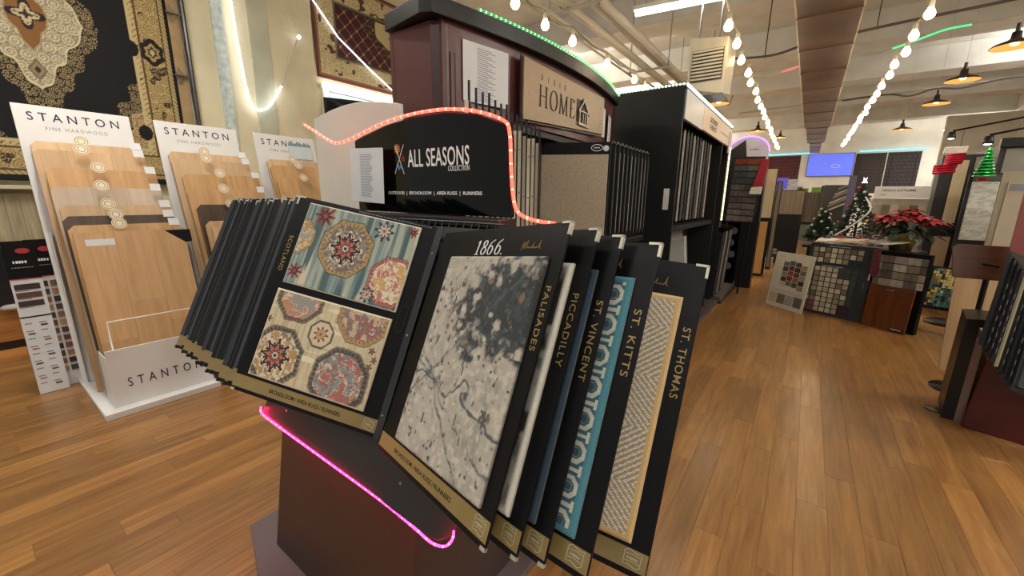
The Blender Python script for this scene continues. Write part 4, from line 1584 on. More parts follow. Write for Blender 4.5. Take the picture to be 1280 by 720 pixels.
blk2 = mat('matt black side', '#181b1b', .55, .08, 3, spec=.3)
k2(MB().bb(-1.95, -1.0, 3.9, 3.93, .06, 2.46), 'side_panel', blk2, .002)
k2(MB().bb(-1.95, -1.0, 5.93, 5.96, .06, 2.46), 'divider_panel', blk2)
k2(MB().bb(-1.95, -1.0, 6.42, 6.45, .06, 2.5), 'side_panel', blk2, .002)
k2(MB().bb(-1.98, -1.95, 3.9, 6.45, .0, 2.46), 'back_panel', blk2)
k2(MB().bb(-1.95, -.99, 3.9, 6.45, 2.44, 2.47), 'top_panel', blk2)
k2(MB().bb(-1.95, -.90, 3.9, 6.45, .0, .06), 'plinth', mat('grey plinth', '#4b4542', .45), .003)
k2(MB().bb(-1.9, -1.02, 3.93, 5.93, 1.20, 1.25), 'shelf', blk2)
k2(MB().bb(-1.02, -.99, 3.93, 4.66, 2.20, 2.44), 'grey_fascia', mat('silver grey fascia', '#b8bcbe', .35, .05))
ff = k2(MB().bb(-1.02, -.99, 4.67, 6.45, 2.21, 2.44), 'beige_fascia', mat('beige fascia', '#c9b79e', .4, .05))
Mf = Matrix.Translation((1.4, -5.2, 0)) @ frame((-.9895, 4.67, 2.21), (0, 1, 0), (0, 0, 1))
letters(K2, 'GODFREY', brown, .55, .145, .44, .055, 0, bold=.03, R=Mf)
letters(K2, 'HIRST', brown, .55, .075, .38, .055, 0, bold=.03, R=Mf)
b = MB().bb(1.0, 1.5, -.002, 0, .10, .108)
b.build('fascia_line', mat('maroon line', '#6d3a35', .5), K2, M=Mf)
MB().bb(-1.0, -.985, 6.3, 6.5, 2.13, 2.4).build('fascia_end', mat('mauve grey end', '#a79aa6', .4), K2, M=K2I)
sheet('white notice on the black cabinet side near its front edge', (-1.10, 3.895, 1.60), (1, 0, 0), .05, .19, False)
rope('led_rope', 'white glowing LED rope with greenish start along the top edge of the black cabinet side', [(-1.9, 3.895, 2.475), (-1.6, 3.895, 2.475), (-1.3, 3.895, 2.475), (-1.0, 3.895, 2.475)], '#9fe0b0', '#f2fff2', 30, .4, 3, .005, .009)
rope('led_rope', 'bright white LED rope along the aisle top edge of the black cabinet', [(-.985, 3.9, 2.468), (-.985, 4.7, 2.468), (-.985, 5.6, 2.47), (-.985, 6.4, 2.47)], '#f4fbf4', '#ffffff', 40, 4, 6, .011, .011)
rope('led_rope', 'white LED rope running down the far front edge of the black cabinet', [(-.985, 6.46, 2.22), (-.985, 6.46, 1.9), (-.985, 6.46, 1.6), (-.985, 6.46, 1.22)], '#d8cfa8', '#fff3c8', 34, .5, 2.2, .005, .012)
# boards in the upper bay
cols = ['#1c1c1f', '#6f6b64', '#18181b', '#161618', '#8f7f78', '#18191b', '#b9b3a8', '#5e4038', '#c9c3b8', '#222', '#18191b', '#54504b']
cols[9] = '#232323'
fr_names = ['black', 'silver grey', 'charcoal', 'black', 'pinkish beige', 'black', 'pale grey', 'russet brown', 'off-white', 'black', 'black', 'taupe']
for k in range(12):
    y = 4.18 + k * .14
    t = thing('carpet_wing', 'carpet wing with %s edge hanging in the black cabinet, %s' % (fr_names[k], ('near end', 'next to the near end', 'third from the near end', 'fourth from the near end', 'left of the middle', 'at the middle', 'right of the middle', 'fifth from the divider', 'fourth from the divider', 'third from the divider', 'next to the divider post', 'beside the divider post')[k]), 'sample board',
              M=Matrix.Translation((-1.37, y, 1.27)) @ Matrix.Rotation(-.55, 4, 'Z'), group='carpet wings in the black cabinet')
    MB().bb(0, .36, 0, .012, 0, .90).build('backer', blackm, t)
    MB().bb(.01, .35, -.014, 0, .03, .86).build('carpet_sample', mat('hung carpet ' + cols[k], cols[k], .95, .12, 60, bump=.5, bscale=150), t)
    MB().bb(.36, .368, -.012, .012, .02, .88).build('edge_strip', mat('hung edge %d' % (k % 3), ('#3a3938', '#1f2022', '#8f8a80')[k % 3], .5), t)
# grey tweed sample in the lower bay
tw = mat('grey tweed carpet', '#7b7b78', .95, .5, 70, bump=.8, bscale=120)
t = thing('sample_board', 'grey tweed carpet board leaning in the lower bay of the black cabinet', 'sample board', M=frame((-1.16, 4.35, .36), (.02, 1, 0), (-.12, 0, 1)))
MB().bb(0, 1.20, 0, .015, 0, .86).build('backer', blackm, t)
MB().bb(.01, .95, -.015, 0, .01, .72).build('carpet_sample', tw, t, bevel=.004)
MB().bb(.30, .90, -.02, 0, .68, .83).build('carpet_sample', mat('grey plain carpet', '#8b8883', .95, .1, 60), t)
MB().bb(1.0, 1.12, -.008, 0, .02, .70).build('side_strip', mat('pale grey strip', '#a9aaa8', .6), t)
for k in range(6):
    y = 6.05 + k * .06
    pass
lowc = ['#2a2c2e', '#8d8d8a', '#232425', '#77787a', '#2a2a2c', '#9a9b9b', '#1e1f20']
for k in range(7):
    t = thing('carpet_wing', 'low carpet wing on edge at the foot of the cabinets, %s' % ('nearest', 'second', 'third', 'middle one', 'third from the far end', 'second from the far end', 'furthest')[k], 'sample board',
              M=Matrix.Translation((-1.28, 6.60 + k * .13, .12)) @ Matrix.Rotation(-.5, 4, 'Z') @ Matrix.Rotation(.05, 4, 'Y'), group='low carpet wings')
    MB().bb(0, .36, 0, .012, 0, 1.02).build('backer', blackm, t)
    MB().bb(.02, .352, -.014, 0, .03, .95).build('carpet_sample', mat('low carpet ' + lowc[k], lowc[k], .95, .12, 60, bump=.5, bscale=150), t)
    MB().bb(.36, .366, -.012, .012, .02, .96).build('edge_strip', mat('hung edge %d' % (k % 3), '#888888', .5), t)
t = thing('platform', 'low grey display platform under the racks left of the aisle', 'platform', (-1.5, 6.5, 0))
MB().bb(0, .62, 0, 2.6, 0, .10).build('deck', mat('grey deck', '#55504d', .45), t, bevel=.004)
MB().bb(0, .64, 0, 2.6, 0, .03).build('kick', blackg, t)
# ------------------------------------------------------------------ ceiling things
ductm = mat('brown wrapped duct', '#74625a', .33, .3, 2.2, bump=.4, bscale=7, metal=.25)
t = thing('air_duct', 'long brown square air duct running down the aisle under the ceiling', 'duct', (-.11, 1.0, 3.42))
y = 0
for k in range(17):
    Ln = 1.18
    w0 = .275 if k < 11 else (.235 if k < 14 else .16)
    e = .008 * math.sin(k * 2.3)
    MB().hexa([(-w0, y, e), (w0, y, e), (w0, y + Ln, -e), (-w0, y + Ln, -e)], [(-w0, y, .42), (w0, y, .42), (w0, y + Ln, .42), (-w0, y + Ln, .42)]).build('duct_section', ductm, t, bevel=.004)
    MB().bb(-w0 - .006, w0 + .006, y - .012, y + .012, -.012, .43).build('seam_flange', mat('duct flange', '#6a564b', .4, .15), t)
    if k < 12:
        for sx in (-1, 1):
            MB().bb(sx * (w0 + .002), sx * (w0 + .012), y, y + Ln, -.006, .006).build('edge_trim', mat('pale duct edge', '#e6dfc4', .5, .05), t)
    if k % 3 == 0:
        MB().tube([(-.2, y, .42), (-.2, y, 1.0)], .008, 5).tube([(.2, y, .42), (.2, y, 1.0)], .008, 5).build('hanger_rods', steel, t, kind='stuff')
    y += Ln
bulbm = mat('warm bulb glass', '#ffd9a0', .2, 0, emit=16, ecol='#ffd8a0')
sockm = mat('bulb socket', '#d8d2bd', .5)
BULB = MB().lathe([(0, -.047), (.020, -.043), (.034, -.026), (.037, -.006), (.03, .016), (.02, .032), (.018, .04)], n=12).mesh('bulb', bulbm, True)
SOCK = MB().lathe([(.017, .036), (.02, .05), (.02, .085), (.008, .10), (0, .10)], n=8).mesh('socket', sockm, True)


def festoon(label, x0, x1, ys, z):
    t = thing('festoon_lights', label, 'string lights', (x0, ys[0], z + .1))
    pts = []
    n = len(ys)
    bulbs = []
    for i, y_ in enumerate(ys):
        q = (y_ - ys[0]) / (ys[-1] - ys[0])
        x = x0 + (x1 - x0) * q + .012 * math.sin(i * 2.7)
        pts.append((x - x0, y_ - ys[0], .0 + .01 * (i % 2)))
        if i < n - 1:
            pts.append((x - x0, (y_ + ys[i + 1]) / 2 - ys[0], -.03))
        bulbs.append((x - x0, y_ - ys[0], -.1 + .008 * math.sin(i * 1.7)))
    MB().tube([(p[0], p[1] - (1.2 if i == 0 else 0), p[2] + (.12 if i == 0 else 0)) for i, p in enumerate(pts)], .008, 5).build('cable', mat('light cable', '#8d8672', .6), t)
    for i, p in enumerate(bulbs):
        s = inst('socket', SOCK, t, Matrix.Translation(p) @ Matrix.Rotation(.12 * math.sin(i * 3.1), 4, 'Y'))
        inst('bulb', BULB, s)
    for q in range(0, n, 5):
        l = bpy.data.lights.new('festoon_glow', 'POINT')
        l.energy = 6
        l.color = (1, .80, .56)
        l.shadow_soft_size = .05
        o = bpy.data.objects.new('festoon_glow', l)
        o.location = (x0 + bulbs[q][0], ys[0] + bulbs[q][1], z - .12)
        C.objects.link(o)
    return t


ysl = [4.29 + .53 * i for i in range(20)]
festoon('left string of warm festoon bulbs above the aisle beside the duct', -.79, -.96, ysl, 3.0)
festoon('right string of warm festoon bulbs above the aisle beside the duct', .575, .52, [4.45 + .5 * i for i in range(21)], 3.0)
festoon('short string of warm bulbs above the burgundy cabinet', -2.12, -2.04, [2.45, 2.91, 3.37, 3.83, 4.67, 5.46, 5.9], 3.0)
# pendants
pg = mat('dark bronze shade', '#3a322a', .4, .1, metal=.4)
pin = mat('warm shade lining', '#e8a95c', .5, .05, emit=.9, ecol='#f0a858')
SH = MB().lathe([(.0, .11), (.035, .11), (.04, .05), (.07, .03), (.15, .0), (.175, -.025), (.17, -.028)], n=24)
SHM = SH.mesh('shade', pg, True)
SHL = MB().lathe([(.168, -.027), (.14, -.006), (.06, .02), (0, .025)], n=24).mesh('shade_lining', pin, True)
PB = MB().lathe([(0, -.02), (.03, -.01), (.035, .005), (.02, .02), (0, .025)], n=10).mesh('bulb', mat('pendant bulb', '#ffdc9c', .2, 0, emit=6), True)
for lab, x, y_, z, s in (('nearest bronze pendant lamp at the right edge of the ceiling', 1.47, 6.68, 3.10, 1.0), ('second bronze pendant lamp in the right row', 1.40, 8.09, 3.10, 1.0), ('third bronze pendant lamp in the right row', 1.44, 9.72, 3.10, 1.0),
                         ('far bronze pendant lamp in the right row near the back wall', 1.43, 12.7, 3.10, 1.0), ('bronze pendant lamp hanging just under the unit heater', -1.46, 7.86, 3.1, .95), ('far left bronze pendant lamp beside the festoon bulbs', -1.21, 11.35, 3.1, 1.0),
                         ('farthest small bronze pendant lamp left of the duct', -.83, 12.6, 3.08, .8)):
    t = thing('pendant_lamp', lab, 'lamp', (x, y_, z), group='bronze pendant lamps')
    t.scale = (s, s, s)
    inst('shade', SHM, t)
    inst('shade_lining', SHL, t)
    inst('bulb', PB, t)
    MB().tube([(0, 0, .11), (0, 0, .19)], .018, 8).build('stem', pg, t)
    MB().tube([(0, 0, .19), (0, 0, (ZC - z) / s)], .0025, 5).build('cord', mat('pale cord', '#b5b0a2', .5), t)
# unit heater
t = thing('unit_heater', 'cream louvred unit heater hanging above the black cabinet', 'heater', (-1.24, 4.9, 2.66), .0)
hm_ = mat('cream enamel', '#c9c3ae', .4, .05)
MB().hexa([(0, 0, 0), (.36, -.02, -.09), (.37, .34, -.03), (.03, .38, .02)], [(-.02, 0, .50), (.36, -.02, .45), (.38, .34, .42), (.0, .38, .5)]).build('casing', hm_, t, bevel=.01)
MB().bb(.02, .36, -.03, .34, -.085, -.075).build('base_pan', mat('heater underside', '#6c6a64', .5), t, M=Matrix.Rotation(.0, 4, 'X'))
MB().bb(.03, .33, -.026, -.018, .06, .36).build('grille_recess', mat('heater dark', '#2a2620', .7), t)
for k in range(9):
    MB().box((.18, -.032, .082 + k * .033), (.29, .003, .018), Matrix.Rotation(.3, 3, 'X')).build('louvre', hm_, t)
MB().tube([(.05, .1, .48), (.05, .1, 2.2)], .01, 6).build('hanger_rod', steel, t)
MB().tube([(.25, .1, .48), (.25, .1, 2.2)], .01, 6).build('hanger_rod', steel, t)
# tube fixtures
fxm = mat('fixture tube', '#fff8ec', .3, 0, emit=9)


def fixture(label, p, ln, rz, vis=True):
    t = thing('tube_fixture', label, 'ceiling light', p, rz)
    MB().bb(-ln / 2, ln / 2, -.05, .05, .03, .07).build('housing', whitep, t)
    MB().tube([(-ln / 2 + .02, 0, 0), (ln / 2 - .02, 0, 0)], .022, 8).build('tube', fxm, t, True)
    for sx in (-.4, .4):
        MB().tube([(sx * ln, 0, .07), (sx * ln, 0, ZC - .005 - p[2])], .006, 5).build('suspension_rod', steel, t)


fixture('lit white tube fixture hanging left of the duct at the top', (-1.25, 4.92, 3.5), 1.25, .13)
LN = ('above the left towers', 'behind the camera on the left', 'behind the camera on the right', 'above the burgundy stand', 'above the right racks', 'high behind the maroon rug bay', 'over the far left bays',
      'over the rear left bays', 'by the rear left wall', 'by the rear right wall', 'over the long wall rack')
for (x, y_, e_), nm_ in zip(FILL_LAMPS, LN):  # fixtures added around the fill lamps, set out of view
    fixture('added fill tube fixture ' + nm_, (x, y_, 4.09), 1.25, 0, False)
# pipes
pipem = mat('white painted pipe', '#c4c1b7', .45, .06, 3)
t = thing('pipe_run', 'bundle of white painted pipes high along the left side above the cabinets', 'pipes', (-2.4, 3.0, 3.6))
Tp = Matrix.Translation((2.4, -3.0, -3.6))
for x, z, r in ((-2.50, 3.60, .055), (-2.33, 3.66, .035), (-2.17, 3.62, .05), (-2.62, 3.50, .02), (-2.75, 3.52, .014)):
    MB().tube([(x, 1.4, z), (x + .02, 5, z), (x + .05, 12.5, z)], r, 10).build('pipe', pipem, t, True, M=Tp)
for y_ in (4.4, 7.0, 10.0):
    MB().tube([(-2.75, y_, 3.54), (-2.05, y_, 3.54)], .018, 6).build('trapeze_bar', pipem, t, M=Tp)
    MB().tube([(-2.70, y_, 3.5), (-2.70, y_, ZC)], .008, 5).build('hanger_rod', steel, t, M=Tp)
    MB().tube([(-2.09, y_, 3.5), (-2.09, y_, ZC)], .008, 5).build('hanger_rod', steel, t, M=Tp)
    MB().lathe([(.062, -.02), (.066, -.02), (.066, .02), (.062, .02)], n=12).build('pipe_clamp', steel, t, M=Tp @ Matrix.Translation((-2.5, y_, 3.60)) @ facing)
t = thing('truss_clutter', 'tangle of small brown conduits and branches at the end of the pipe run', 'conduits', (-2.2, 7.6, 3.3))
for k in range(9):
    a = k * 1.1
    MB().tube([(-.5 + .12 * k, .1 * k, .2 * math.sin(a)), (-.2 + .12 * k, .3 + .1 * k, .12 * math.cos(a)), (.1 + .1 * k, .5, .2 * math.sin(a + 1))], .012, 5).build('conduit', mat('rusty conduit', '#8a7661', .6, .15), t)
t = thing('cable_run', 'dark wires and slim conduit slung across the beam near the heater', 'cable', (-1.6, 7.5, 3.6))
MB().tube(smooth_pts([(0, 0, .08), (.8, .1, .02), (1.3, .1, .10), (2.2, .1, .16), (3.2, .1, .2), (4.6, .1, .3)]), .018, 6).build('conduit', mat('dark conduit', '#57504a', .6), t)
MB().tube([(.75, .1, .0), (.75, .1, 1.3)], .008, 5).build('hanger', blackw, t)
MB().tube([(2.0, .1, .15), (2.0, .1, 1.3)], .006, 5).build('hanger', blackw, t)
t = thing('neon_flex', 'green and white light flex slung across the ceiling right of the duct', 'neon light', (.2, 8.6, 3.6))
Tn = Matrix.Translation((-.2, -8.6, -3.6))
MB().tube(smooth_pts([(.15, 8.9, 3.78), (.45, 8.9, 3.76), (.70, 8.9, 3.80)]), .012, 6).build('white_flex', neond, t, True, M=Tn)
MB().tube(smooth_pts([(.70, 8.9, 3.80), (1.0, 8.9, 3.88), (1.25, 8.9, 3.95), (1.5, 8.9, 3.96)]), .012, 6).build('green_flex', mat('green neon tube', '#3ad67a', .3, 0, emit=1.6), t, True, M=Tn)
MB().tube(smooth_pts([(1.5, 8.9, 3.96), (2.1, 8.9, 3.99), (3.2, 8.9, 4.15)]), .012, 6).build('white_flex', neond, t, True, M=Tn)
t = thing('neon_flex', 'red and white light flex slung across the ceiling left of the duct', 'neon light', (-1.3, 8.0, 3.5))
Tn = Matrix.Translation((1.3, -8.0, -3.5))
MB().tube(smooth_pts([(-1.3, 8, 3.50), (-.95, 8, 3.46), (-.62, 8, 3.47)]), .011, 6).build('white_flex', neond, t, True, M=Tn)
MB().tube(smooth_pts([(-.62, 8, 3.47), (-.48, 8, 3.50), (-.36, 8, 3.53)]), .011, 6).build('red_flex', mat('red neon tube', '#f0625a', .3, 0, emit=1.4), t, True, M=Tn)
t = thing('cable_run', 'wavy dark cable along the far ceiling conduit right of the duct', 'cable', (.3, 13.2, 3.9))
MB().tube(smooth_pts([(0, 0, .0), (.8, 0, .04), (1.2, 0, -.04), (1.6, 0, .06), (2.0, 0, .02), (2.6, 0, .12), (3.2, 0, .1)]), .02, 6).build('cable', mat('dark conduit', '#57504a', .6), t)
MB().tube([(-2.2, .05, -.05), (3.4, .05, .14)], .025, 6).build('conduit', mat('grey conduit', '#a9a79f', .5), t)

# ------------------------------------------------------------------ left aisle racks beyond the black cabinet
t = thing('tile_rack', 'black rack of ten rows of carpet plank swatches, rust red at the top', 'display rack', M=frame((-.985, 6.88, 2.13), (.41, .02, -.015), (0, 0, 1)))
MB().bb(0, .40, 0, .05, -.94, .0).build('frame', blackw, t, bevel=.002)
rows = [('#7c3527', '#84402f'), ('#4b514b', '#5a6459'), ('#3d4143', '#4c4f50'), ('#3a3f42', '#43474a'), ('#5b534e', '#4c4643'), ('#54504d', '#5e5752'), ('#4a413d', '#564b46'), ('#57504a', '#615851'), ('#665c54', '#584e48'), ('#6e665e', '#60574f')]
for r, (a, b_) in enumerate(rows):
    z = -.035 - r * .09
    MB().bb(.0, .40, -.012, 0, z - .084, z - .078).build('shelf_lip', blackw, t)
    MB().bb(.03, .20, -.014, 0, z - .074, z).build('swatch', mat('swatch ' + a, a, .9, .3, 30), t)
    MB().bb(.203, .375, -.014, 0, z - .074, z).build('swatch', mat('swatch ' + b_, b_, .9, .3, 30), t)
MB().tube([(.05, .03, -2.02), (.05, .03, -.9)], .015, 6).tube([(.35, .03, -2.02), (.35, .03, -.9)], .015, 6).build('stand_legs', blackw, t, kind='stuff')
t = thing('tile_rack', 'narrow beige plank rack lit by the white rope beside the black cabinet', 'display rack', (-1.16, 6.52, .9))
MB().bb(0, .17, .0, .04, 0, 1.32).build('frame', blackw, t)
for k in range(9):
    MB().bb(.01, .16, -.01, 0, .03 + k * .143, .155 + k * .143).build('swatch', mat('lit beige plank', '#9c8457', .6, .1), t)
t = thing('arch_sign', 'dark arched sign edged with violet neon behind the swatch rack', 'sign', (-.95, 8.0, 2.17))
ar = [(-.30, 0), (.30, 0)] + [(.30 * math.cos(a), .12 + .24 * math.sin(a)) for a in [k * PI / 10 for k in range(11)]]
MB().prism(ar, 0, .05).build('sign_board', mat('pale arch board', '#c9c6d4', .5), t)
MB().prism([(-.29, .0), (.0, 0), (-.05, .32), (-.29, .14)], -.01, 0).build('dark_panel', blackg, t)
bars(t, greyp, .10, .16, .14, .03, 4, -.001)
MB().tube([(.31 * math.cos(a), -.01, .12 + .25 * math.sin(a)) for a in [k * PI / 14 for k in range(15)]], .012, 6).build('neon_edge', mat('violet neon tube', '#b070e8', .3, 0, emit=2.2), t, True)
MB().bb(-.3, .3, .0, .3, -2.17, 0).build('cabinet_body', blackg, t)
# santa-hat stocking on the rack corner
redf = mat('red felt', '#a3182a', .6, .1, 20)
t = thing('stocking', 'red Christmas stocking with white cuff hanging on the swatch rack corner', 'stocking', (-.60, 6.83, 1.72))
MB().prism([(-.10, -.03), (.03, -.03), (.07, .35), (-.02, .36)], 0, .03).build('felt_body', redf, t, bevel=.01)
MB().prism([(-.13, -.13), (.02, -.13), (.03, -.02), (-.11, -.03)], -.01, .035).build('white_cuff', mat('white fleece', '#d8d4cc', .9, .05, 30), t, bevel=.01)
# black picture panel, white boards, tall beige boards
t = thing('display_board', 'dark glossy board with grey swirl pictures beyond the low wings', 'display board', (-1.16, 7.75, .10))
MB().bb(0, .28, 0, .05, 0, 1.08).build('panel', glossb, t)
for k in range(4):
    MB().lathe([(0, .002), (.05, .003), (.06, 0)], n=12).build('swirl', mat('grey swirl', '#4a515b', .4, .5, 40), t, M=Matrix.Translation((.16 + .03 * (k % 2), -.002, .3 + k * .2)) @ facing)
t = thing('display_board', 'narrow white board standing beyond the dark picture board', 'display board', (-.90, 8.3, .08))
MB().bb(0, .09, 0, .04, 0, 1.05).build('panel', panelw, t)


def plank_board(label, x, y_, z, w_, h_, m, n=2, leg=True):
    t = thing('plank_display', label, 'display board', (x, y_, 0))
    MB().bb(-.015, w_ + .015, .012, .05, z - .02 if not leg else 0, z + h_ + .02).build('frame', blackw, t)
    for k in range(n):
        MB().bb(k * w_ / n + .002, (k + 1) * w_ / n - .002, -.002, .012, z, z + h_).build('plank', m, t)
    return t


beige = wood('pale maple', '#b6a37f', '#cdbd99', 2, .5, .5, tone=.05)
goldo = wood('golden maple', '#a97f42', '#c39a58', 2, .5, .5, tone=.05)
greyo = wood('grey oak', '#6d6151', '#8a7c68', 2, .5, .5, tone=.15)
dko = wood('mixed grey brown planks', '#4a4038', '#75685a', 2, .5, .5, tone=.3)
plank_board('tall pale maple sample boards, upper panel left of the aisle', -.80, 9.68, 1.17, .21, .95, beige, 1)
t = plank_board('golden maple sample board standing under the pale maple one', -.94, 9.5, .05, .33, 1.05, goldo, 2)
plank_board('narrow grey oak boards beside the golden maple board', -.60, 10.6, .05, .07, 1.85, greyo, 1)
plank_board('tall grey brown boards past the maple boards', -.72, 12.6, 1.18, .60, .58, greyo, 3)
t = thing('plank_display', 'low black rack holding pinkish board below the grey brown boards', 'display rack', (-.78, 12.9, 0))
MB().bb(0, .55, 0, .3, 0, 1.05).build('rack_body', blackg, t)
MB().bb(.03, .4, -.03, 0, .55, .85).build('board', mat('pinkish board', '#a88f80', .5), t)
MB().bb(.42, .55, -.03, 0, .05, .95).build('board', greyo, t)
for k in range(5):
    bx = thing('floor_box', 'small %s carton on the floor left of the far aisle' % ('white', 'dark', 'grey', 'tan', 'black')[k], 'box', (-.72 + .05 * (k % 2), 11.2 + k * .55, 0))
    m_ = mat('carton %d' % k, ('#b9b2a4', '#2a2725', '#7c7a78', '#8c7352', '#1c1c1e')[k], .6)
    MB().bb(0, .2, 0, .3, 0, .18 + .05 * (k % 3)).build('carton', m_, bx, bevel=.004)
    MB().bb(.01, .19, .12, .16, .18 + .05 * (k % 3), .185 + .05 * (k % 3)).build('tape', mat('tape', '#a69a83', .4), bx)
t = thing('plank_display', 'wall of upright grey and brown wood planks at the far end', 'display rack', (-.45, 19.6, 0))
MB().bb(-.05, 1.05, .02, .2, 0, 1.85).build('frame', blackg, t)
for k in range(11):
    MB().bb(k * .095, k * .095 + .09, 0, .02, .72 - .0 * k, 1.85).build('plank', dko, t)
MB().bb(-.05, 1.05, -.02, .1, 0, .62).build('plinth', mat('greenish plinth', '#6f7f68', .5), t)
for k, (x, c_) in enumerate(((.05, '#7ba05a'), (.45, '#7fae4e'), (-.15, '#8d8d88'), (.75, '#2f2f33'))):
    t = thing('counter_box', '%s box on top of the far plank display' % ('olive', 'bright green', 'pale grey', 'black')[k], 'box', (-.45 + x, 19.75, 1.851))
    MB().bb(0, .3, 0, .2, 0, .16 + .03 * k).build('box_body', mat('far box %d' % k, c_, .5), t, bevel=.004)
t = thing('counter_clutter', 'white and violet lit cabinet with dark screen against the back wall', 'cabinet', (-1.2, 18.5, 0))
MB().bb(0, .75, 0, .4, 0, 1.9).build('cabinet_body', mat('brown far cabinet', '#6d5848', .5), t)
MB().bb(.05, .45, -.05, .0, 1.95, 2.35).build('screen', mat('violet lit screen', '#4a46a8', .3, .2, 8, emit=.6), t)
MB().bb(.35, .75, -.03, .1, 1.9, 2.30).build('white_parts', mat('white far parts', '#c5c6d6', .4, .3, 12), t)
# fan of diagonal boards
t = thing('sample_fan', 'stack of light and dark boards leaning diagonally near the far aisle', 'sample boards', (.30, 15.6, 0))
MB().bb(0, .75, .3, .5, 0, 2.0).build('rack_body', mat('dark grey rack', '#3b3936', .5), t)
for k in range(9):
    MB().box((.36 + .015 * k, .02 + .01 * k, 1.35 + .075 * k), (.62 - .04 * k, .02, .035), Matrix.Rotation(-.5, 3, 'Y')).build('board', mat('fan board %d' % (k % 3), ('#b5ad9c', '#4a4644', '#8b8378')[k % 3], .5), t)
MB().bb(.55, .72, .0, .06, 1.1, 2.25).build('tall_board', mat('violet grey board', '#54506a', .5), t)
# ------------------------------------------------------------------ back wall
t = thing('wall_screen', 'wide blue lit screen mounted on the back wall', 'screen', (-.31, 24.2, 2.68))
MB().bb(-.02, 1.68, 0, .08, -.02, .99).build('screen_frame', blackg, t)
MB().bb(0, 1.66, -.01, 0, 0, .97).build('screen', mat('blue lit screen', '#5a6ad8', .3, .08, 1.5, emit=.75), t)
b = MB()
ribbon(b, [(1.05 + .16 * math.cos(a), .42 + .07 * math.sin(a)) for a in [k * PI / 8 for k in range(17)]], .02, -.011)
b.build('oval_mark', whitet, t)


def rug_far(cA, cB, cC):
    def f(U_, V_):
        n = scroll(U_, V_, 22)
        c = mixc(base(U_, cA), A(cB), (abs(n) < .3) * 1.)
        c = mixc(c, A(cC), (n > .72) * 1.)
        e = np.minimum(np.minimum(U_, U_.max() - U_), np.minimum(V_, V_.max() - V_))
        return mixc(c, A(cB), ((e < .16) & (e > .12)) * 1.)
    return f


cgrid('hanging_rug', 1.36, 1.6, 70, 80, rug_far('#5e1f22', '#2b1a20', '#8d5a48'), None, M=frame((-1.98, 24.275, 2.05), (1, 0, 0), (0, 0, 1)), th=.02, label='red and dark patterned rug on the back wall left of the screen', cat='rug')
cgrid('hanging_rug', 1.02, 1.72, 60, 80, rug_far('#3e3230', '#2a2425', '#5e5048'), None, M=frame((1.42, 24.275, 1.9), (1, 0, 0), (0, 0, 1)), th=.02, label='dark brown rug on the back wall just right of the screen', cat='rug')
cgrid('hanging_rug', 1.05, 1.72, 60, 80, rug_far('#3b3336', '#22201f', '#6d6260'), None, M=frame((2.48, 24.275, 1.9), (1, 0, 0), (0, 0, 1)), th=.02, label='dark grey rug furthest right on the back wall', cat='rug')
t = thing('neon_flex', 'cyan light strip along the top of the back wall rugs', 'neon light', (-2.2, 24.15, 3.70))
MB().tube([(0, 0, 0), (2.0, 0, .02)], .025, 6).build('lit_flex', mat('cyan neon tube', '#5ac8e0', .3, 0, emit=1.6), t)
MB().tube([(3.7, 0, .0), (5.9, 0, .02)], .025, 6).build('lit_flex', mat('cyan neon tube', '#5ac8e0', .3, 0, emit=1.6), t)
MB().bb(3.30, 4.9, YB - 4.5, YB - 4.35, 0, 4.3).build('wall_far_side', wb, kind='structure')
t = thing('banner_sign', 'long white banner lettered in grey above the far right counter', 'sign', (1.22, 13.0, 1.60))
MB().bb(0, 1.25, 0, .04, 0, .27).build('banner_board', panelw, t)
letters(t, 'PERGO EXTREME', mat('dark grey print', '#3f3f45', .5), .42, .18, .58, .055, 0, bold=.01)
bars(t, greyp, .17, .08, .12, .02, 4)
t = thing('flooring_rack', 'pale rack of boards beneath the long white banner', 'display rack', (1.22, 13.05, 0))
MB().bb(0, 1.3, 0, .3, 0, 1.59).build('rack_body', mat('pale rack', '#b2ab9d', .5, .08), t)
for k in range(8):
    MB().bb(.04 + k * .155, .17 + k * .155, -.02, 0, .5, 1.45).build('sample_strip', mat('far sample %d' % (k % 3), ('#a39a86', '#7f7264', '#c2b9a6')[k % 3], .5), t)
# ------------------------------------------------------------------ island in the aisle
IA = math.atan2(-.42, .906)
IM = Matrix.Translation((.14, 6.86, 0)) @ Matrix.Rotation(IA, 4, 'Z')
t = thing('display_table', 'low dark display table in the aisle carrying the papers and red plant', 'table', M=IM)
MB().bb(.0, 1.0, .10, .46, .905, .935).build('tabletop', mat('dark tabletop', '#2e2724', .4), t, bevel=.004)
for x, y_ in ((.03, .13), (.88, .13), (.03, .40), (.88, .40)):
    MB().bb(x, x + .04, y_, y_ + .04, 0, .905).build('leg', blackg, t)
MB().bb(.03, .80, .16, .38, .1, .90).build('body', blackg, t)
t = thing('swatch_cabinet', 'charcoal panel with two blocks of square beige carpet swatches facing the camera', 'swatch display', M=IM @ Matrix.Translation((-.06, -.02, 0)) @ Matrix.Rotation(-.06, 4, 'X'))
MB().bb(0, .72, 0, .055, 0, .955).build('panel', mat('charcoal slate panel', '#2b3133', .45, .1), t, bevel=.004)
bars(t, whitet, .34, .925, .24, .005, 16)
bars(t, whitet, .30, .662, .24, .005, 16)
sc_ = ['#8d836f', '#a1977f', '#b5ab90', '#c4bb9f', '#9a917f', '#877c68', '#7a705e', '#918973', '#6d655a', '#a79b83']
swm = {}
rnd = random.Random(5)


def sw_mesh(c_, s=.056):
    if (c_, s) not in swm:
        swm[(c_, s)] = MB().bb(0, s, -.006, 0, 0, s).mesh('swatch', mat('square swatch ' + c_, c_, .9, .1, 50))
    return swm[(c_, s)]


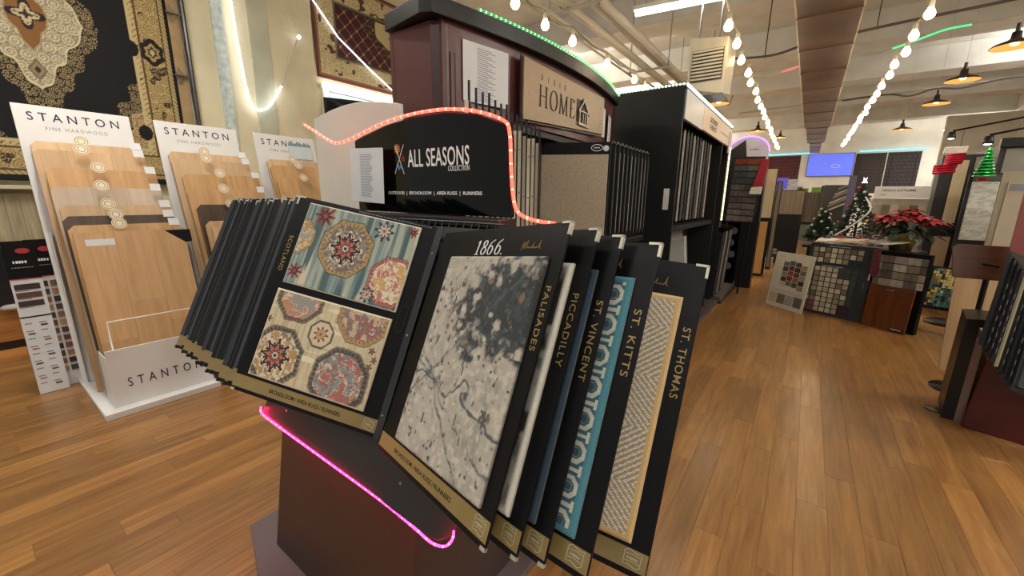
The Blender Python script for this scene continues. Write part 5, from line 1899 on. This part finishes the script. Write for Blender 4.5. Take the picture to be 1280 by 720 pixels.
for r in range(3):
    for c_ in range(8):
        col = sc_[(r * 5 + c_ * 3) % 10] if c_ not in (3,) else '#c9c1a4'
        if r == 2 and c_ > 5:
            col = '#23282a'
        inst('swatch', sw_mesh(col), t, Matrix.Translation((.05 + c_ * .071, 0, .845 - r * .068)))
for r in range(9):
    for c_ in range(8):
        if c_ < 1 and r < 3:
            continue
        dark = (c_ > 4 and r in (0, 1)) or c_ == 7
        col = '#3b4644' if dark else (sc_[(r * 7 + c_ * 3) % 10] if c_ not in (2, 3, 4) else ('#b9b198', '#a9a088', '#c1b89b')[(r + c_) % 3])
        if r > 6 and c_ < 2:
            col = '#7d4a52'
        if r > 6 and c_ > 5:
            col = '#35202a'
        inst('swatch', sw_mesh(col), t, Matrix.Translation((.04 + c_ * .070, 0, .59 - r * .0685)))
MB().bb(.66, .675, -.004, 0, .42, .50).build('handle', steel, t)
MB().bb(.70, .715, -.006, 0, .55, .78).build('label_strip', paper, t)
t = thing('swatch_poster', 'white poster board with colour blocks leaning on the charcoal swatch panel', 'poster', M=frame((-.33, 6.98, .0), (.44, -.40, 0), (.05, .06, .78)))
MB().bb(0, .605, 0, .012, 0, .79).build('poster_board', mat('ivory poster board', '#d3ccb8', .45, .03), t, bevel=.002)
cb = [['#6e6252', '#4b5a70', '#5f4334', '#a08862'], ['#40403c', '#7a2230', '#3d3428', '#75664e'], ['#8b8069', '#a03a44', '#54463a', '#98886c'], ['#3a332c', '#7d2d33', '#8e5f5a', '#2f2a26'], ['#c0b59c', '#6b7152', '#3f5a44', '#8b8069']]
for r in range(5):
    for c_ in range(4):
        off_ = (.0, .02, .01, -.02)[c_]
        MB().bb(.16 + c_ * .095 - r * .0, .245 + c_ * .095, -.002, 0, .60 - r * .072 + off_, .665 - r * .072 + off_).build('colour_block', mat('block ' + cb[r][c_], cb[r][c_], .5), t)
for c_, col in enumerate(('#b7a98b', '#75685c', '#9b9994', '#615f5e')):
    MB().bb(.04 + c_ * .135, .165 + c_ * .135, -.002, 0, .06, .20).build('colour_block', mat('block ' + col, col, .7, .2, 30), t)
bars(t, greyp, .11, .73, .10, .008, 6)
bars(t, greyp, .33, .695, .06, .006, 4)
for z in (.255, .235, .22):
    MB().bb(.05, .55, -.001, 0, z, z + .004).build('caption', greyp, t)
t = thing('wood_panel_sample', 'chestnut brown wood door panel with small handle standing on the floor', 'wood panel', M=IM @ Matrix.Translation((.68, -.06, 0)) @ Matrix.Rotation(-.22, 4, 'Z') @ Matrix.Rotation(-.05, 4, 'X'))
chest = wood('chestnut gloss', '#4d2812', '#6f3d1e', 2, .25, .5, coat=.4, tone=.02)
for k in range(3):
    MB().bb(.152 * k, .152 * k + .1505, 0, .025, 0, .53).build('plank', chest, t)
MB().tube([(.18, -.001, .49), (.19, -.02, .487), (.25, -.02, .487), (.26, -.001, .49)], .005, 6).build('handle', steel, t)
MB().bb(.31, .43, -.002, 0, .02, .05).build('name_tag', blackm, t)
MB().bb(.32, .42, -.003, -.002, .034, .042).build('name_tag_print', whitet, t)
t = thing('swatch_cabinet', 'rack of grey and beige wood swatches above the chestnut panel', 'swatch display', M=IM @ Matrix.Translation((.68, .0, 0)) @ Matrix.Rotation(-.12, 4, 'Z'))
MB().bb(0, .50, .0, .07, 0, .93).build('panel', blackm, t)
gw = ['#7d7263', '#665a4c', '#8f8577', '#9d9589', '#5d554d', '#a8a199', '#736a60', '#54483d']
for r in range(4):
    for c_ in range(8):
        MB().bb(.012 + c_ * .060, .070 + c_ * .060, -.008, 0, .80 - r * .092, .882 - r * .092).build('swatch', mat('wood swatch ' + gw[(c_ // 2 + r * 3 + c_ % 2) % 8], gw[(c_ // 2 + r * 3 + c_ % 2) % 8], .5, .2, 20), t)
# papers on the island
pc = ['#c9c0b2', '#d7cfbf', '#b9826a', '#c7b36a', '#cdc6bb', '#a3443f', '#dcd7cc']
pn = ['pinkish', 'cream', 'terracotta', 'yellow', 'white', 'red', 'ivory']
for k in range(7):
    M = IM @ Matrix.Translation((-.04 + .085 * k, .08 + .05 * (k % 3), .960 + .0085 * k)) @ Matrix.Rotation(.25 - .14 * k, 4, 'Z') @ Matrix.Rotation(.12, 4, 'X')
    t = thing('brochure', '%s brochure in the loose pile on the aisle table' % pn[k], 'brochure', M=M, group='brochures on the aisle table')
    MB().bb(0, .38, 0, .27, 0, .006).build('cover', mat('brochure ' + pc[k], pc[k], .5, .1, 6), t)
    MB().bb(.02, .25, .02, .06, .006, .007).build('print', mat('brochure print %d' % (k % 2), ('#8d5a50', '#6b6f78')[k % 2], .5), t)
t = thing('cloth', 'deep red patterned cloth corner hanging between the swatch panels', 'cloth', M=IM @ Matrix.Translation((.655, -.045, .62)))
MB().prism([(0, .02), (.05, -.02), (.09, .05), (.07, .33), (0, .33)], 0, .02).build('cloth_fold', mat('red patterned cloth', '#5a2028', .8, .5, 40), t, bevel=.006)
# poinsettia
px_, py_, pz_ = .98, 6.78, .936
t = thing('potted_poinsettia', 'large red poinsettia in a gold foil pot on the aisle table', 'potted plant', (px_, py_, pz_))
MB().lathe([(0, 0), (.10, 0), (.13, .10), (.15, .19), (.16, .21), (.145, .20), (.0, .18)], n=18).build('foil_pot', mat('gold foil', '#8d8038', .35, .3, 30, metal=.4), t, True)
lr = random.Random(11)
redl = [mat('red bract', '#b3121f', .5, .2, 30), mat('deep red bract', '#7e0f1c', .5, .2, 30)]
grl = mat('poinsettia leaf', '#20341d', .5, .3, 20)
LEAF = [(0, -.03), (.25, -.5), (.5, -.62), (.72, -.42), (1, 0), (.72, .42), (.5, .62), (.25, .5)]


def leafmesh(name, m):
    b = MB()
    vs = [(x, y_ * .42, -.22 * x * x + .08 * abs(y_)) for x, y_ in LEAF]
    vs2 = [(x, y_ * .42, -.22 * x * x + .08 * abs(y_) - .01) for x, y_ in LEAF]
    vs.append((.5, 0, -.02))
    vs2.append((.5, 0, -.035))
    n = 8
    fs = [(i, (i + 1) % n, 8) for i in range(n)] + [(9 + (i + 1) % n, 9 + i, 17) for i in range(n)] + [((i + 1) % n, i, 9 + i, 9 + (i + 1) % n) for i in range(n)]
    b.add(vs + vs2, fs)
    return b.mesh(name, m)


rl = [leafmesh('bract', m) for m in redl]
gl = leafmesh('leaf', grl)
MB().tube([(0, 0, .15), (.02, 0, .35)], .01, 6).build('stem', grl, t)
for k in range(22):
    a = k * 2.4
    rr = .30 * math.sqrt((k + .3) / 22)
    hx, hy, hz = rr * math.cos(a), rr * math.sin(a), .50 - .55 * rr + .02 * lr.random()
    MB().tube([(hx * .15, hy * .15, .2), (hx * .7, hy * .7, hz - .1), (hx, hy, hz)], .005, 5).build('stem', grl, t)
    for j in range(7):
        b_ = a + j * 2 * PI / 7 + lr.random() * .4
        s = .10 + .035 * lr.random()
        M = Matrix.Translation((hx, hy, hz)) @ Matrix.Rotation(b_, 4, 'Z') @ Matrix.Rotation(-.15 + .5 * lr.random(), 4, 'Y') @ Matrix.Scale(s, 4)
        inst('bract', rl[(k + j) % 2], t, M)
for k in range(70):
    a = k * 2.4
    rr = .08 + .22 * lr.random()
    M = Matrix.Translation((rr * math.cos(a), rr * math.sin(a), .16 + .22 * lr.random())) @ Matrix.Rotation(a, 4, 'Z') @ Matrix.Rotation(.2 + .6 * lr.random(), 4, 'Y') @ Matrix.Scale(.14, 4)
    inst('leaf', gl, t, M)

# Christmas trees and gift bags behind the island


def xmas(label, x, y_, z0, h, r, seed, orn):
    t = thing('christmas_tree', label, 'Christmas tree', (x, y_, z0))
    lr = random.Random(seed)
    MB().tube([(0, 0, 0), (0, 0, h)], [.03, .01], 6).build('trunk', mat('tree trunk', '#3c2c1e', .8), t)
    b = MB()
    for k in range(1100):
        q = lr.random() ** .8
        rr = r * (1 - q) * (.5 + .5 * lr.random()) + .02
        a = lr.random() * 2 * PI
        p = Vector((rr * math.cos(a), rr * math.sin(a), .08 + q * (h - .08)))
        d = Vector((math.cos(a), math.sin(a), -.25 + .4 * lr.random()))
        s_ = d.cross(Vector((0, 0, 1))).normalized() * .028
        e = p + d * (.10 * (1.1 - q))
        b.add([p - s_, p + s_, e + Vector((0, 0, .01)), p + Vector((0, 0, .03))], [(0, 1, 2), (0, 2, 3), (1, 3, 2)])
    b.build('foliage', mat('tree needles', '#1c3324', .7, .4, 15), t, kind='stuff')
    om = [mat('ornament ' + c_, c_, .25, .05, metal=.3) for c_ in orn]
    me = [MB().lathe([(0, -.03), (.022, -.02), (.03, 0), (.022, .02), (0, .03)], n=8).mesh('ornament', m, True) for m in om]
    for k in range(26):
        q = k / 26
        a = k * 2.4
        rr = r * (1 - q) + .05
        inst('ornament', me[k % len(me)], t, Matrix.Translation((rr * math.cos(a), rr * math.sin(a), .12 + q * (h - .15))))
    return t


xmas('small dark Christmas tree with white ornaments standing left of the gift bags', .30, 11.4, .55, .85, .30, 1, ['#d5d8dc', '#9fb0b8', '#c9b27a'])
t2 = thing('side_table', 'dark low table carrying the left Christmas tree', 'table', (.30, 11.4, 0))
MB().bb(-.3, .3, -.25, .25, .50, .548).build('tabletop', blackg, t2)
MB().bb(-.2, .2, -.15, .15, 0, .50).build('pedestal', blackg, t2)
t = xmas('taller Christmas tree with white ribbon and star behind the brochures', .82, 10.6, .60, 1.25, .38, 2, ['#d5d0c4', '#c8453c', '#cdb072', '#e2e2e2'])
MB().tube(smooth_pts([(-.32, -.3, .25), (-.1, -.36, .45), (.14, -.25, .75), (.05, -.1, 1.0)]), .016, 5).build('ribbon', mat('white ribbon', '#d9dadd', .5), t)
MB().prism([(.05 * (1 if k % 2 else .45) * math.cos(k * PI / 5 + .3), 1.30 + .10 * (1 if k % 2 else .45) * math.sin(k * PI / 5 + .3)) for k in range(10)], -.01, .01).build('star', mat('white star', '#e8ecf4', .3, emit=1.2), t)
t2 = thing('side_table', 'dark table carrying the taller Christmas tree and gift bags', 'table', (.85, 10.5, 0))
MB().bb(-.55, .7, -.75, .35, .55, .598).build('tabletop', blackg, t2)
MB().bb(-.4, .55, -.6, .25, 0, .55).build('pedestal', blackg, t2)
for k, (x, c_, nme) in enumerate(((.36, '#5f7488', 'grey blue'), (.50, '#a8443c', 'red patterned'), (.66, '#2b49a0', 'blue'), (.80, '#b52a38', 'bright red'), (1.0, '#3a4664', 'navy lettered'))):
    t = thing('gift_bag', '%s gift bag on the table behind the brochures' % nme, 'gift bag', (x, 9.95, .60))
    w_ = .12 if k < 4 else .2
    MB().hexa([(0, 0, 0), (w_, 0, 0), (w_, .09, 0), (0, .09, 0)], [(-.01, 0, .26), (w_ + .01, 0, .26), (w_ + .01, .09, .26), (-.01, .09, .26)]).build('bag_body', mat('gift bag ' + c_, c_, .5, .15, 25), t)
    MB().tube([(.03, 0, .26), (.04, 0, .31), (w_ - .04, 0, .31), (w_ - .03, 0, .26)], .004, 5).build('handle', paper, t)
    MB().lathe([(0, .003), (.03, .002), (.032, 0)], n=10).build('print_spot', mat('pale bag print', '#c9c4c4', .5), t, M=Matrix.Translation((w_ / 2, -.001, .15)) @ facing)

# ------------------------------------------------------------------ right side racks
rk = mat('dark rack frame', '#25211f', .4, .08)


def tall_rack(label, x0, x1, y_, z1, fill):
    t = thing('sample_rack', label, 'display rack', (x0, y_, 0))
    w_ = x1 - x0
    MB().bb(0, w_, 0, .25, 0, z1).build('rack_body', rk, t, bevel=.003)
    fill(t, w_, z1)
    return t


def f_strips(t, w_, z1):
    MB().bb(.14, .27, -.02, 0, 1.22, 2.1).build('plank', beige, t)
    for k in range(5):
        MB().bb(.33, .46, -.02, 0, 1.22 + k * .19, 1.38 + k * .19).build('swatch', mat('rack swatch %d' % k, ('#ad8b52', '#b99a68', '#b79c72', '#7c7369', '#8d8477')[k], .5), t)
    MB().bb(.10, .27, -.02, 0, .12, 1.02).build('plank', mat('pinkish beige strip', '#b79c82', .6, .06), t)
    MB().bb(.33, .40, -.02, 0, .12, .9).build('plank', mat('cream strip', '#c5bba4', .6), t)
    MB().bb(0, w_, -.05, 0, 1.07, 1.13).build('shelf_edge', blackw, t)


tall_rack('dark rack with beige plank strips behind the green tinsel tree', 1.48, 2.3, 8.6, 2.18, f_strips)


def f_grey(t, w_, z1):
    MB().bb(.05, .5, -.02, 0, 1.5, 2.15).build('panel', mat('grey card panel', '#7f7a72', .5, .05), t)
    MB().bb(.53, .98, -.02, 0, 1.5, 2.15).build('panel', mat('grey card panel', '#7f7a72', .5, .05), t)
    MB().bb(-.02, w_ + .02, -.06, 0, 2.17, 2.27).build('top_box', blackg, t)


tall_rack('grey panelled rack with a black top behind the white tile board', 1.78, 2.9, 7.6, 2.2, f_grey)


def white_tile(U_, V_):
    n = fbm(U_ * 20, V_ * 45, 3)
    c = mixc(base(U_, '#b3b5ab'), A('#cfd0c6'), (n - .4) * 4)
    g = (abs((V_ / .1) % 1 - .5) > .42) & (fbm(U_ * 60, V_ * 60, 6) > .5)
    return mixc(c, A('#9aa09a'), g * .7)


t = thing('sample_board', 'white mottled mosaic tile board standing on the right rack', 'sample board', M=frame((1.385, 6.5, 1.73), (.2, .0, 0), (0, .02, 1)))
MB().bb(-.03, .27, .012, .03, -.72, .09).build('backer', rk, t)
MB().bb(.0, .27, .004, .012, .01, .07).build('header', mat('dark grey header', '#4b4846', .5), t)
cgrid('tile_face', .20, .62, 40, 110, white_tile, t, th=.01, z0=-.62, M=Matrix.Translation((0, .0, 0)))
MB().bb(.14, .27, .012, .1, -1.72, -.72).build('stand_body', rk, t)
t = thing('sample_board', 'tall cream framed board beside the white tile board', 'sample board', (1.42, 5.75, .0))
MB().bb(0, .5, .02, .06, .0, 1.79).build('frame', mat('cream frame', '#a39a82', .5), t, bevel=.003)
MB().bb(.035, .5, .0, .02, .6, 1.70).build('plank', mat('pale beige board', '#b5aa94', .5, .06), t)
MB().bb(.05, .3, -.004, .0, 1.62, 1.68).build('clip_rail', steel, t)
t = thing('sample_board', 'pale wood board leaning low behind the lectern stand', 'sample board', M=frame((1.15, 5.2, .98), (1, 0, 0), (.1, .2, 1)))
MB().bb(0, .5, 0, .02, -.95, 0).build('plank', wood('low pale wood', '#a4845c', '#c3a376', 2, .5, .5, tone=.03), t)


# mosaic board
def mosaic(t):
    lr = random.Random(2)
    mm = {}
    cols_ = ['#3f5a4a', '#6c8f7d', '#b08a35', '#d0b25a', '#2c3a34', '#84693a', '#c9c08c', '#4d7370', '#1f2a2a']
    for r in range(14):
        for c_ in range(10):
            if c_ + r > 13:
                col = lr.choice(cols_[:2] + cols_[7:])
            elif r < 7 and c_ > 3:
                col = lr.choice(cols_[2:4] + cols_[5:7])
            else:
                col = lr.choice(cols_)
            if col not in mm:
                mm[col] = MB().bb(0, .026, -.008, 0, 0, .032).mesh('mosaic_tile', mat('mosaic ' + col, col, .2, .2, 60))
            inst('mosaic_tile', mm[col], t, Matrix.Translation((.028 + c_ * .0295, 0, .515 - r * .036)))


t = thing('sample_board', 'board of small green and gold mosaic tiles standing on the floor', 'sample board', M=frame((1.405, 7.5, .125), (.335, -.0, -.02), (0, .08, 1)))
MB().bb(0, .345, 0, .02, 0, .57).build('frame', blackw, t)
mosaic(t)
t2 = thing('tray_stand', 'flat dark oval foot in front of the mosaic tile board', 'stand', (1.68, 7.2, 0))
MB().lathe([(0, .0), (.26, 0), (.27, .02), (.25, .04), (0, .045)], n=24).build('foot_plate', mat('dark foot', '#2d2a2a', .4), t2, True)
t2.scale = (1, .8, 1)
t = thing('magazine', 'pink and blue leaflet lying at the oval foot by the mosaic board', 'magazine', (1.66, 7.15, .05), .6)
MB().bb(0, .2, 0, .02, 0, .35).build('cover', mat('pink blue cover', '#85677a', .5, .4, 12), t)

# stocking and tinsel tree decorations
foilr = mat('red foil', '#a80f25', .25, .4, 18, metal=.5)
foilg = mat('green foil', '#1f9a3c', .25, .5, 25, metal=.5)
t = thing('stocking_decoration', 'shiny red foil stocking with white cuff hanging from the rail', 'decoration', (1.22, 7.5, 1.86))
for k in range(9):
    z = .02 + k * .026
    wd = .20 - .012 * k if k < 4 else .15
    x0 = .0 if k < 4 else .075 + .004 * k
    MB().tube([(x0, -.02, z), (x0 + wd * .5, -.045, z + .006), (x0 + wd, -.02, z + .01)], .016, 7).build('foil_roll', foilr, t, True)
MB().prism([(.01, .0), (.20, .02), (.25, .26), (.10, .26), (.09, .12), (.01, .08)], 0, .03).build('foil_body', foilr, t, bevel=.008)
MB().prism([(.06, .245), (.26, .25), (.27, .33), (.07, .33)], -.02, .04).build('white_cuff', mat('white foil', '#d8cfc4', .4, .1, 30), t, bevel=.008)
MB().tube([(.2, 0, .33), (.2, 0, .52)], .003, 5).build('string', blackw, t)
t = thing('tinsel_tree_decoration', 'shiny green tinsel tree with red base hanging beside the stocking', 'decoration', (1.41, 6.3, 1.76))
for k in range(9):
    z = .03 + k * .031
    rr = .085 - .0075 * k
    MB().lathe([(rr * .4, .018), (rr, -.006), (rr * 1.02, -.014), (rr * .3, .0)], (0, 0, z), 14).build('foil_tier', foilg, t)
MB().lathe([(0, 0), (.045, .0), (.045, .03), (0, .03)], (0, 0, -.03), 10).build('red_base', foilr, t)
MB().tube([(0, 0, .3), (0, 0, .43)], .003, 5).build('string', blackw, t)
t = thing('light_rail', 'thin black spotlight rail with two white spots above the right racks', 'rail', (1.32, 7.5, 2.38))
MB().tube([(0, 0, 0), (.9, 0, .17)], .012, 6).build('rail', blackw, t)
MB().build('rail', blackw, t)
MB().tube([(.06, -1.2, -.20), (1.0, -1.2, .0)], .012, 6).build('rail', blackw, t)
for p in ((.0, 0, -.04), (.06, -1.2, -.24)):
    s = MB().lathe([(.0, .03), (.03, .03), (.045, -.04), (.04, -.05)], p, 12).build('spot_head', blackw, t, True)
    MB().lathe([(0, -.045), (.038, -.045)], p, 12).lathe([(0, -.06), (.03, -.05)], p, 12).build('spot_lens', mat('white spot lens', '#fff6ee', .3, emit=7), s)
MB().tube([(.9, 0, .17), (.9, 0, 2.5)], .01, 5).build('hanger', blackw, t)
MB().tube([(1.0, -1.2, .0), (1.0, -1.2, 2.5)], .01, 5).build('hanger', blackw, t)
t = thing('wall_rack', 'long pale shelving with slanted boards along the far right wall', 'display rack', (2.6, 9.5, 0))
MB().bb(0, .4, 0, 5.0, 0, 2.5).build('rack_body', mat('pale violet grey rack', '#9b97a0', .5, .08), t)
for k in range(14):
    MB().box((-.03, .2 + k * .34, 2.1), (.02, .26, .5), Matrix.Rotation(.25, 3, 'X')).build('slanted_board', mat('slant board %d' % (k % 3), ('#8d8890', '#b4b0b4', '#6f6a70')[k % 3], .5), t)

# ------------------------------------------------------------------ right foreground: lectern, black box frame, burgundy stand
t = thing('lectern_stand', 'brown tilted lectern board on a black pole', 'lectern', (1.20, 4.62, 0))
MB().prism([(-.19, .0), (.10, .0), (.12, .02), (.12, .24), (.10, .265), (-.20, .265), (-.225, .24), (-.20, .02)], 0, .018).build('desk_board', wood('lectern brown', '#4a2d1e', '#6b452e', 0, .35, .5, tone=.02), t, M=Matrix.Translation((0, -.02, .93)) @ Matrix.Rotation(-.25, 4, 'X'), bevel=.004)
MB().tube([(.0, .02, .03), (.0, .04, 1.0)], .018, 8).build('pole', blackg, t)
MB().tube([(.0, .04, .98), (.04, -.0, 1.04), (-.05, .0, 1.05)], .01, 6).build('bracket', blackg, t)
MB().lathe([(0, 0), (.17, 0), (.17, .012), (.0, .02)], n=24).build('foot_plate', blackg, t, True)
t = thing('black_box_stand', 'tall narrow black box stand with beige inner side beside the burgundy stand', 'display stand', (.995, 3.93, 0), -.15)
MB().hexa([(-.02, 0, 0), (.045, -.0, 0), (.045, .38, 0), (-.02, .38, 0)], [(-.02, 0, .735), (.045, -.0, .745), (.045, .38, .745), (-.02, .38, .735)]).build('front_panel', blackg, t)
MB().bb(.045, .085, .005, .36, .0, .62).build('beige_board', mat('pinkish board side', '#8c7466', .5), t)
MB().bb(.045, .12, .0, .38, .69, .745).build('top_block', blackg, t)
t2 = thing('foot_disc', 'grey oval metal foot poking out left of the black box stand', 'stand', (.965, 4.06, 0))
MB().lathe([(0, 0), (.055, 0), (.055, .01), (.0, .014)], n=20).build('disc', mat('grey metal foot', '#6a6560', .35, metal=.6), t2, True)
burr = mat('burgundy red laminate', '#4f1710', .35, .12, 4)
burt = mat('burgundy laminate painted as lit', '#7a2f22', .35, .12, 4)  # lighter copy of the burgundy, light on the column put into its colour
t = thing('display_stand', 'burgundy stand with dark carpet boards at the right edge', 'display stand', (1.06, 3.80, 0))
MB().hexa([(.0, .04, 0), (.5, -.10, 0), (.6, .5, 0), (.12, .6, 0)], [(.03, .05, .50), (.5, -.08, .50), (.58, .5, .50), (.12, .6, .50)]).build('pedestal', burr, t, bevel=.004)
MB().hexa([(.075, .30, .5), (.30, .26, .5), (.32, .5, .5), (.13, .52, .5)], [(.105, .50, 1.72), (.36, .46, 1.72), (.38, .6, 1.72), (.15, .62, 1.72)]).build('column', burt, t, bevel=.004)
U2 = Vector((.12, .38, .92)).normalized()
bk = [mat('dark board edge %d' % k, c_, .35, .08) for k, c_ in enumerate(('#141416', '#1b1c1f', '#101012'))]
slate = mat('slate blue carpet', '#353c42', .9, .2, 40)
for k in range(9):
    o = Vector((.972 + .017 * k, 3.60 - .012 * k, .655 - .028 * k))
    t = thing('sample_board', 'dark carpet board on edge in the right foreground fan, %s' % ('leftmost', 'second from the left', 'third from the left', 'fourth from the left', 'middle one with cream stripe', 'fourth from the right', 'third from the right', 'second from the right', 'rightmost with slate carpet')[k], 'sample board',
              M=frame(o, (.75, .55, -.35), U2), group='dark boards fanned in the right foreground')
    MB().bb(-.0, .40, 0, .008, .0, .62).build('backer', bk[k % 3], t)
    MB().bb(-.001, .012, -.012, .0, .0, .60).build('edge_binding', bk[(k + 1) % 3] if k != 4 else mat('cream stripe', '#9d9679', .6), t)
    if k in (1, 2, 3, 5, 7):
        for j in range(6):
            MB().bb(.003, .006, -.0130, -.012, .05 + j * .07, .05 + j * .07 + .03).build('edge_print', greyp, t)
    if k == 8:
        MB().bb(.03, .40, -.015, 0, .03, .26).build('carpet_sample', slate, t)
        MB().bb(.03, .40, -.015, 0, .28, .58).build('carpet_sample', mat('dark slate carpet', '#2a2d31', .9, .2, 40), t)
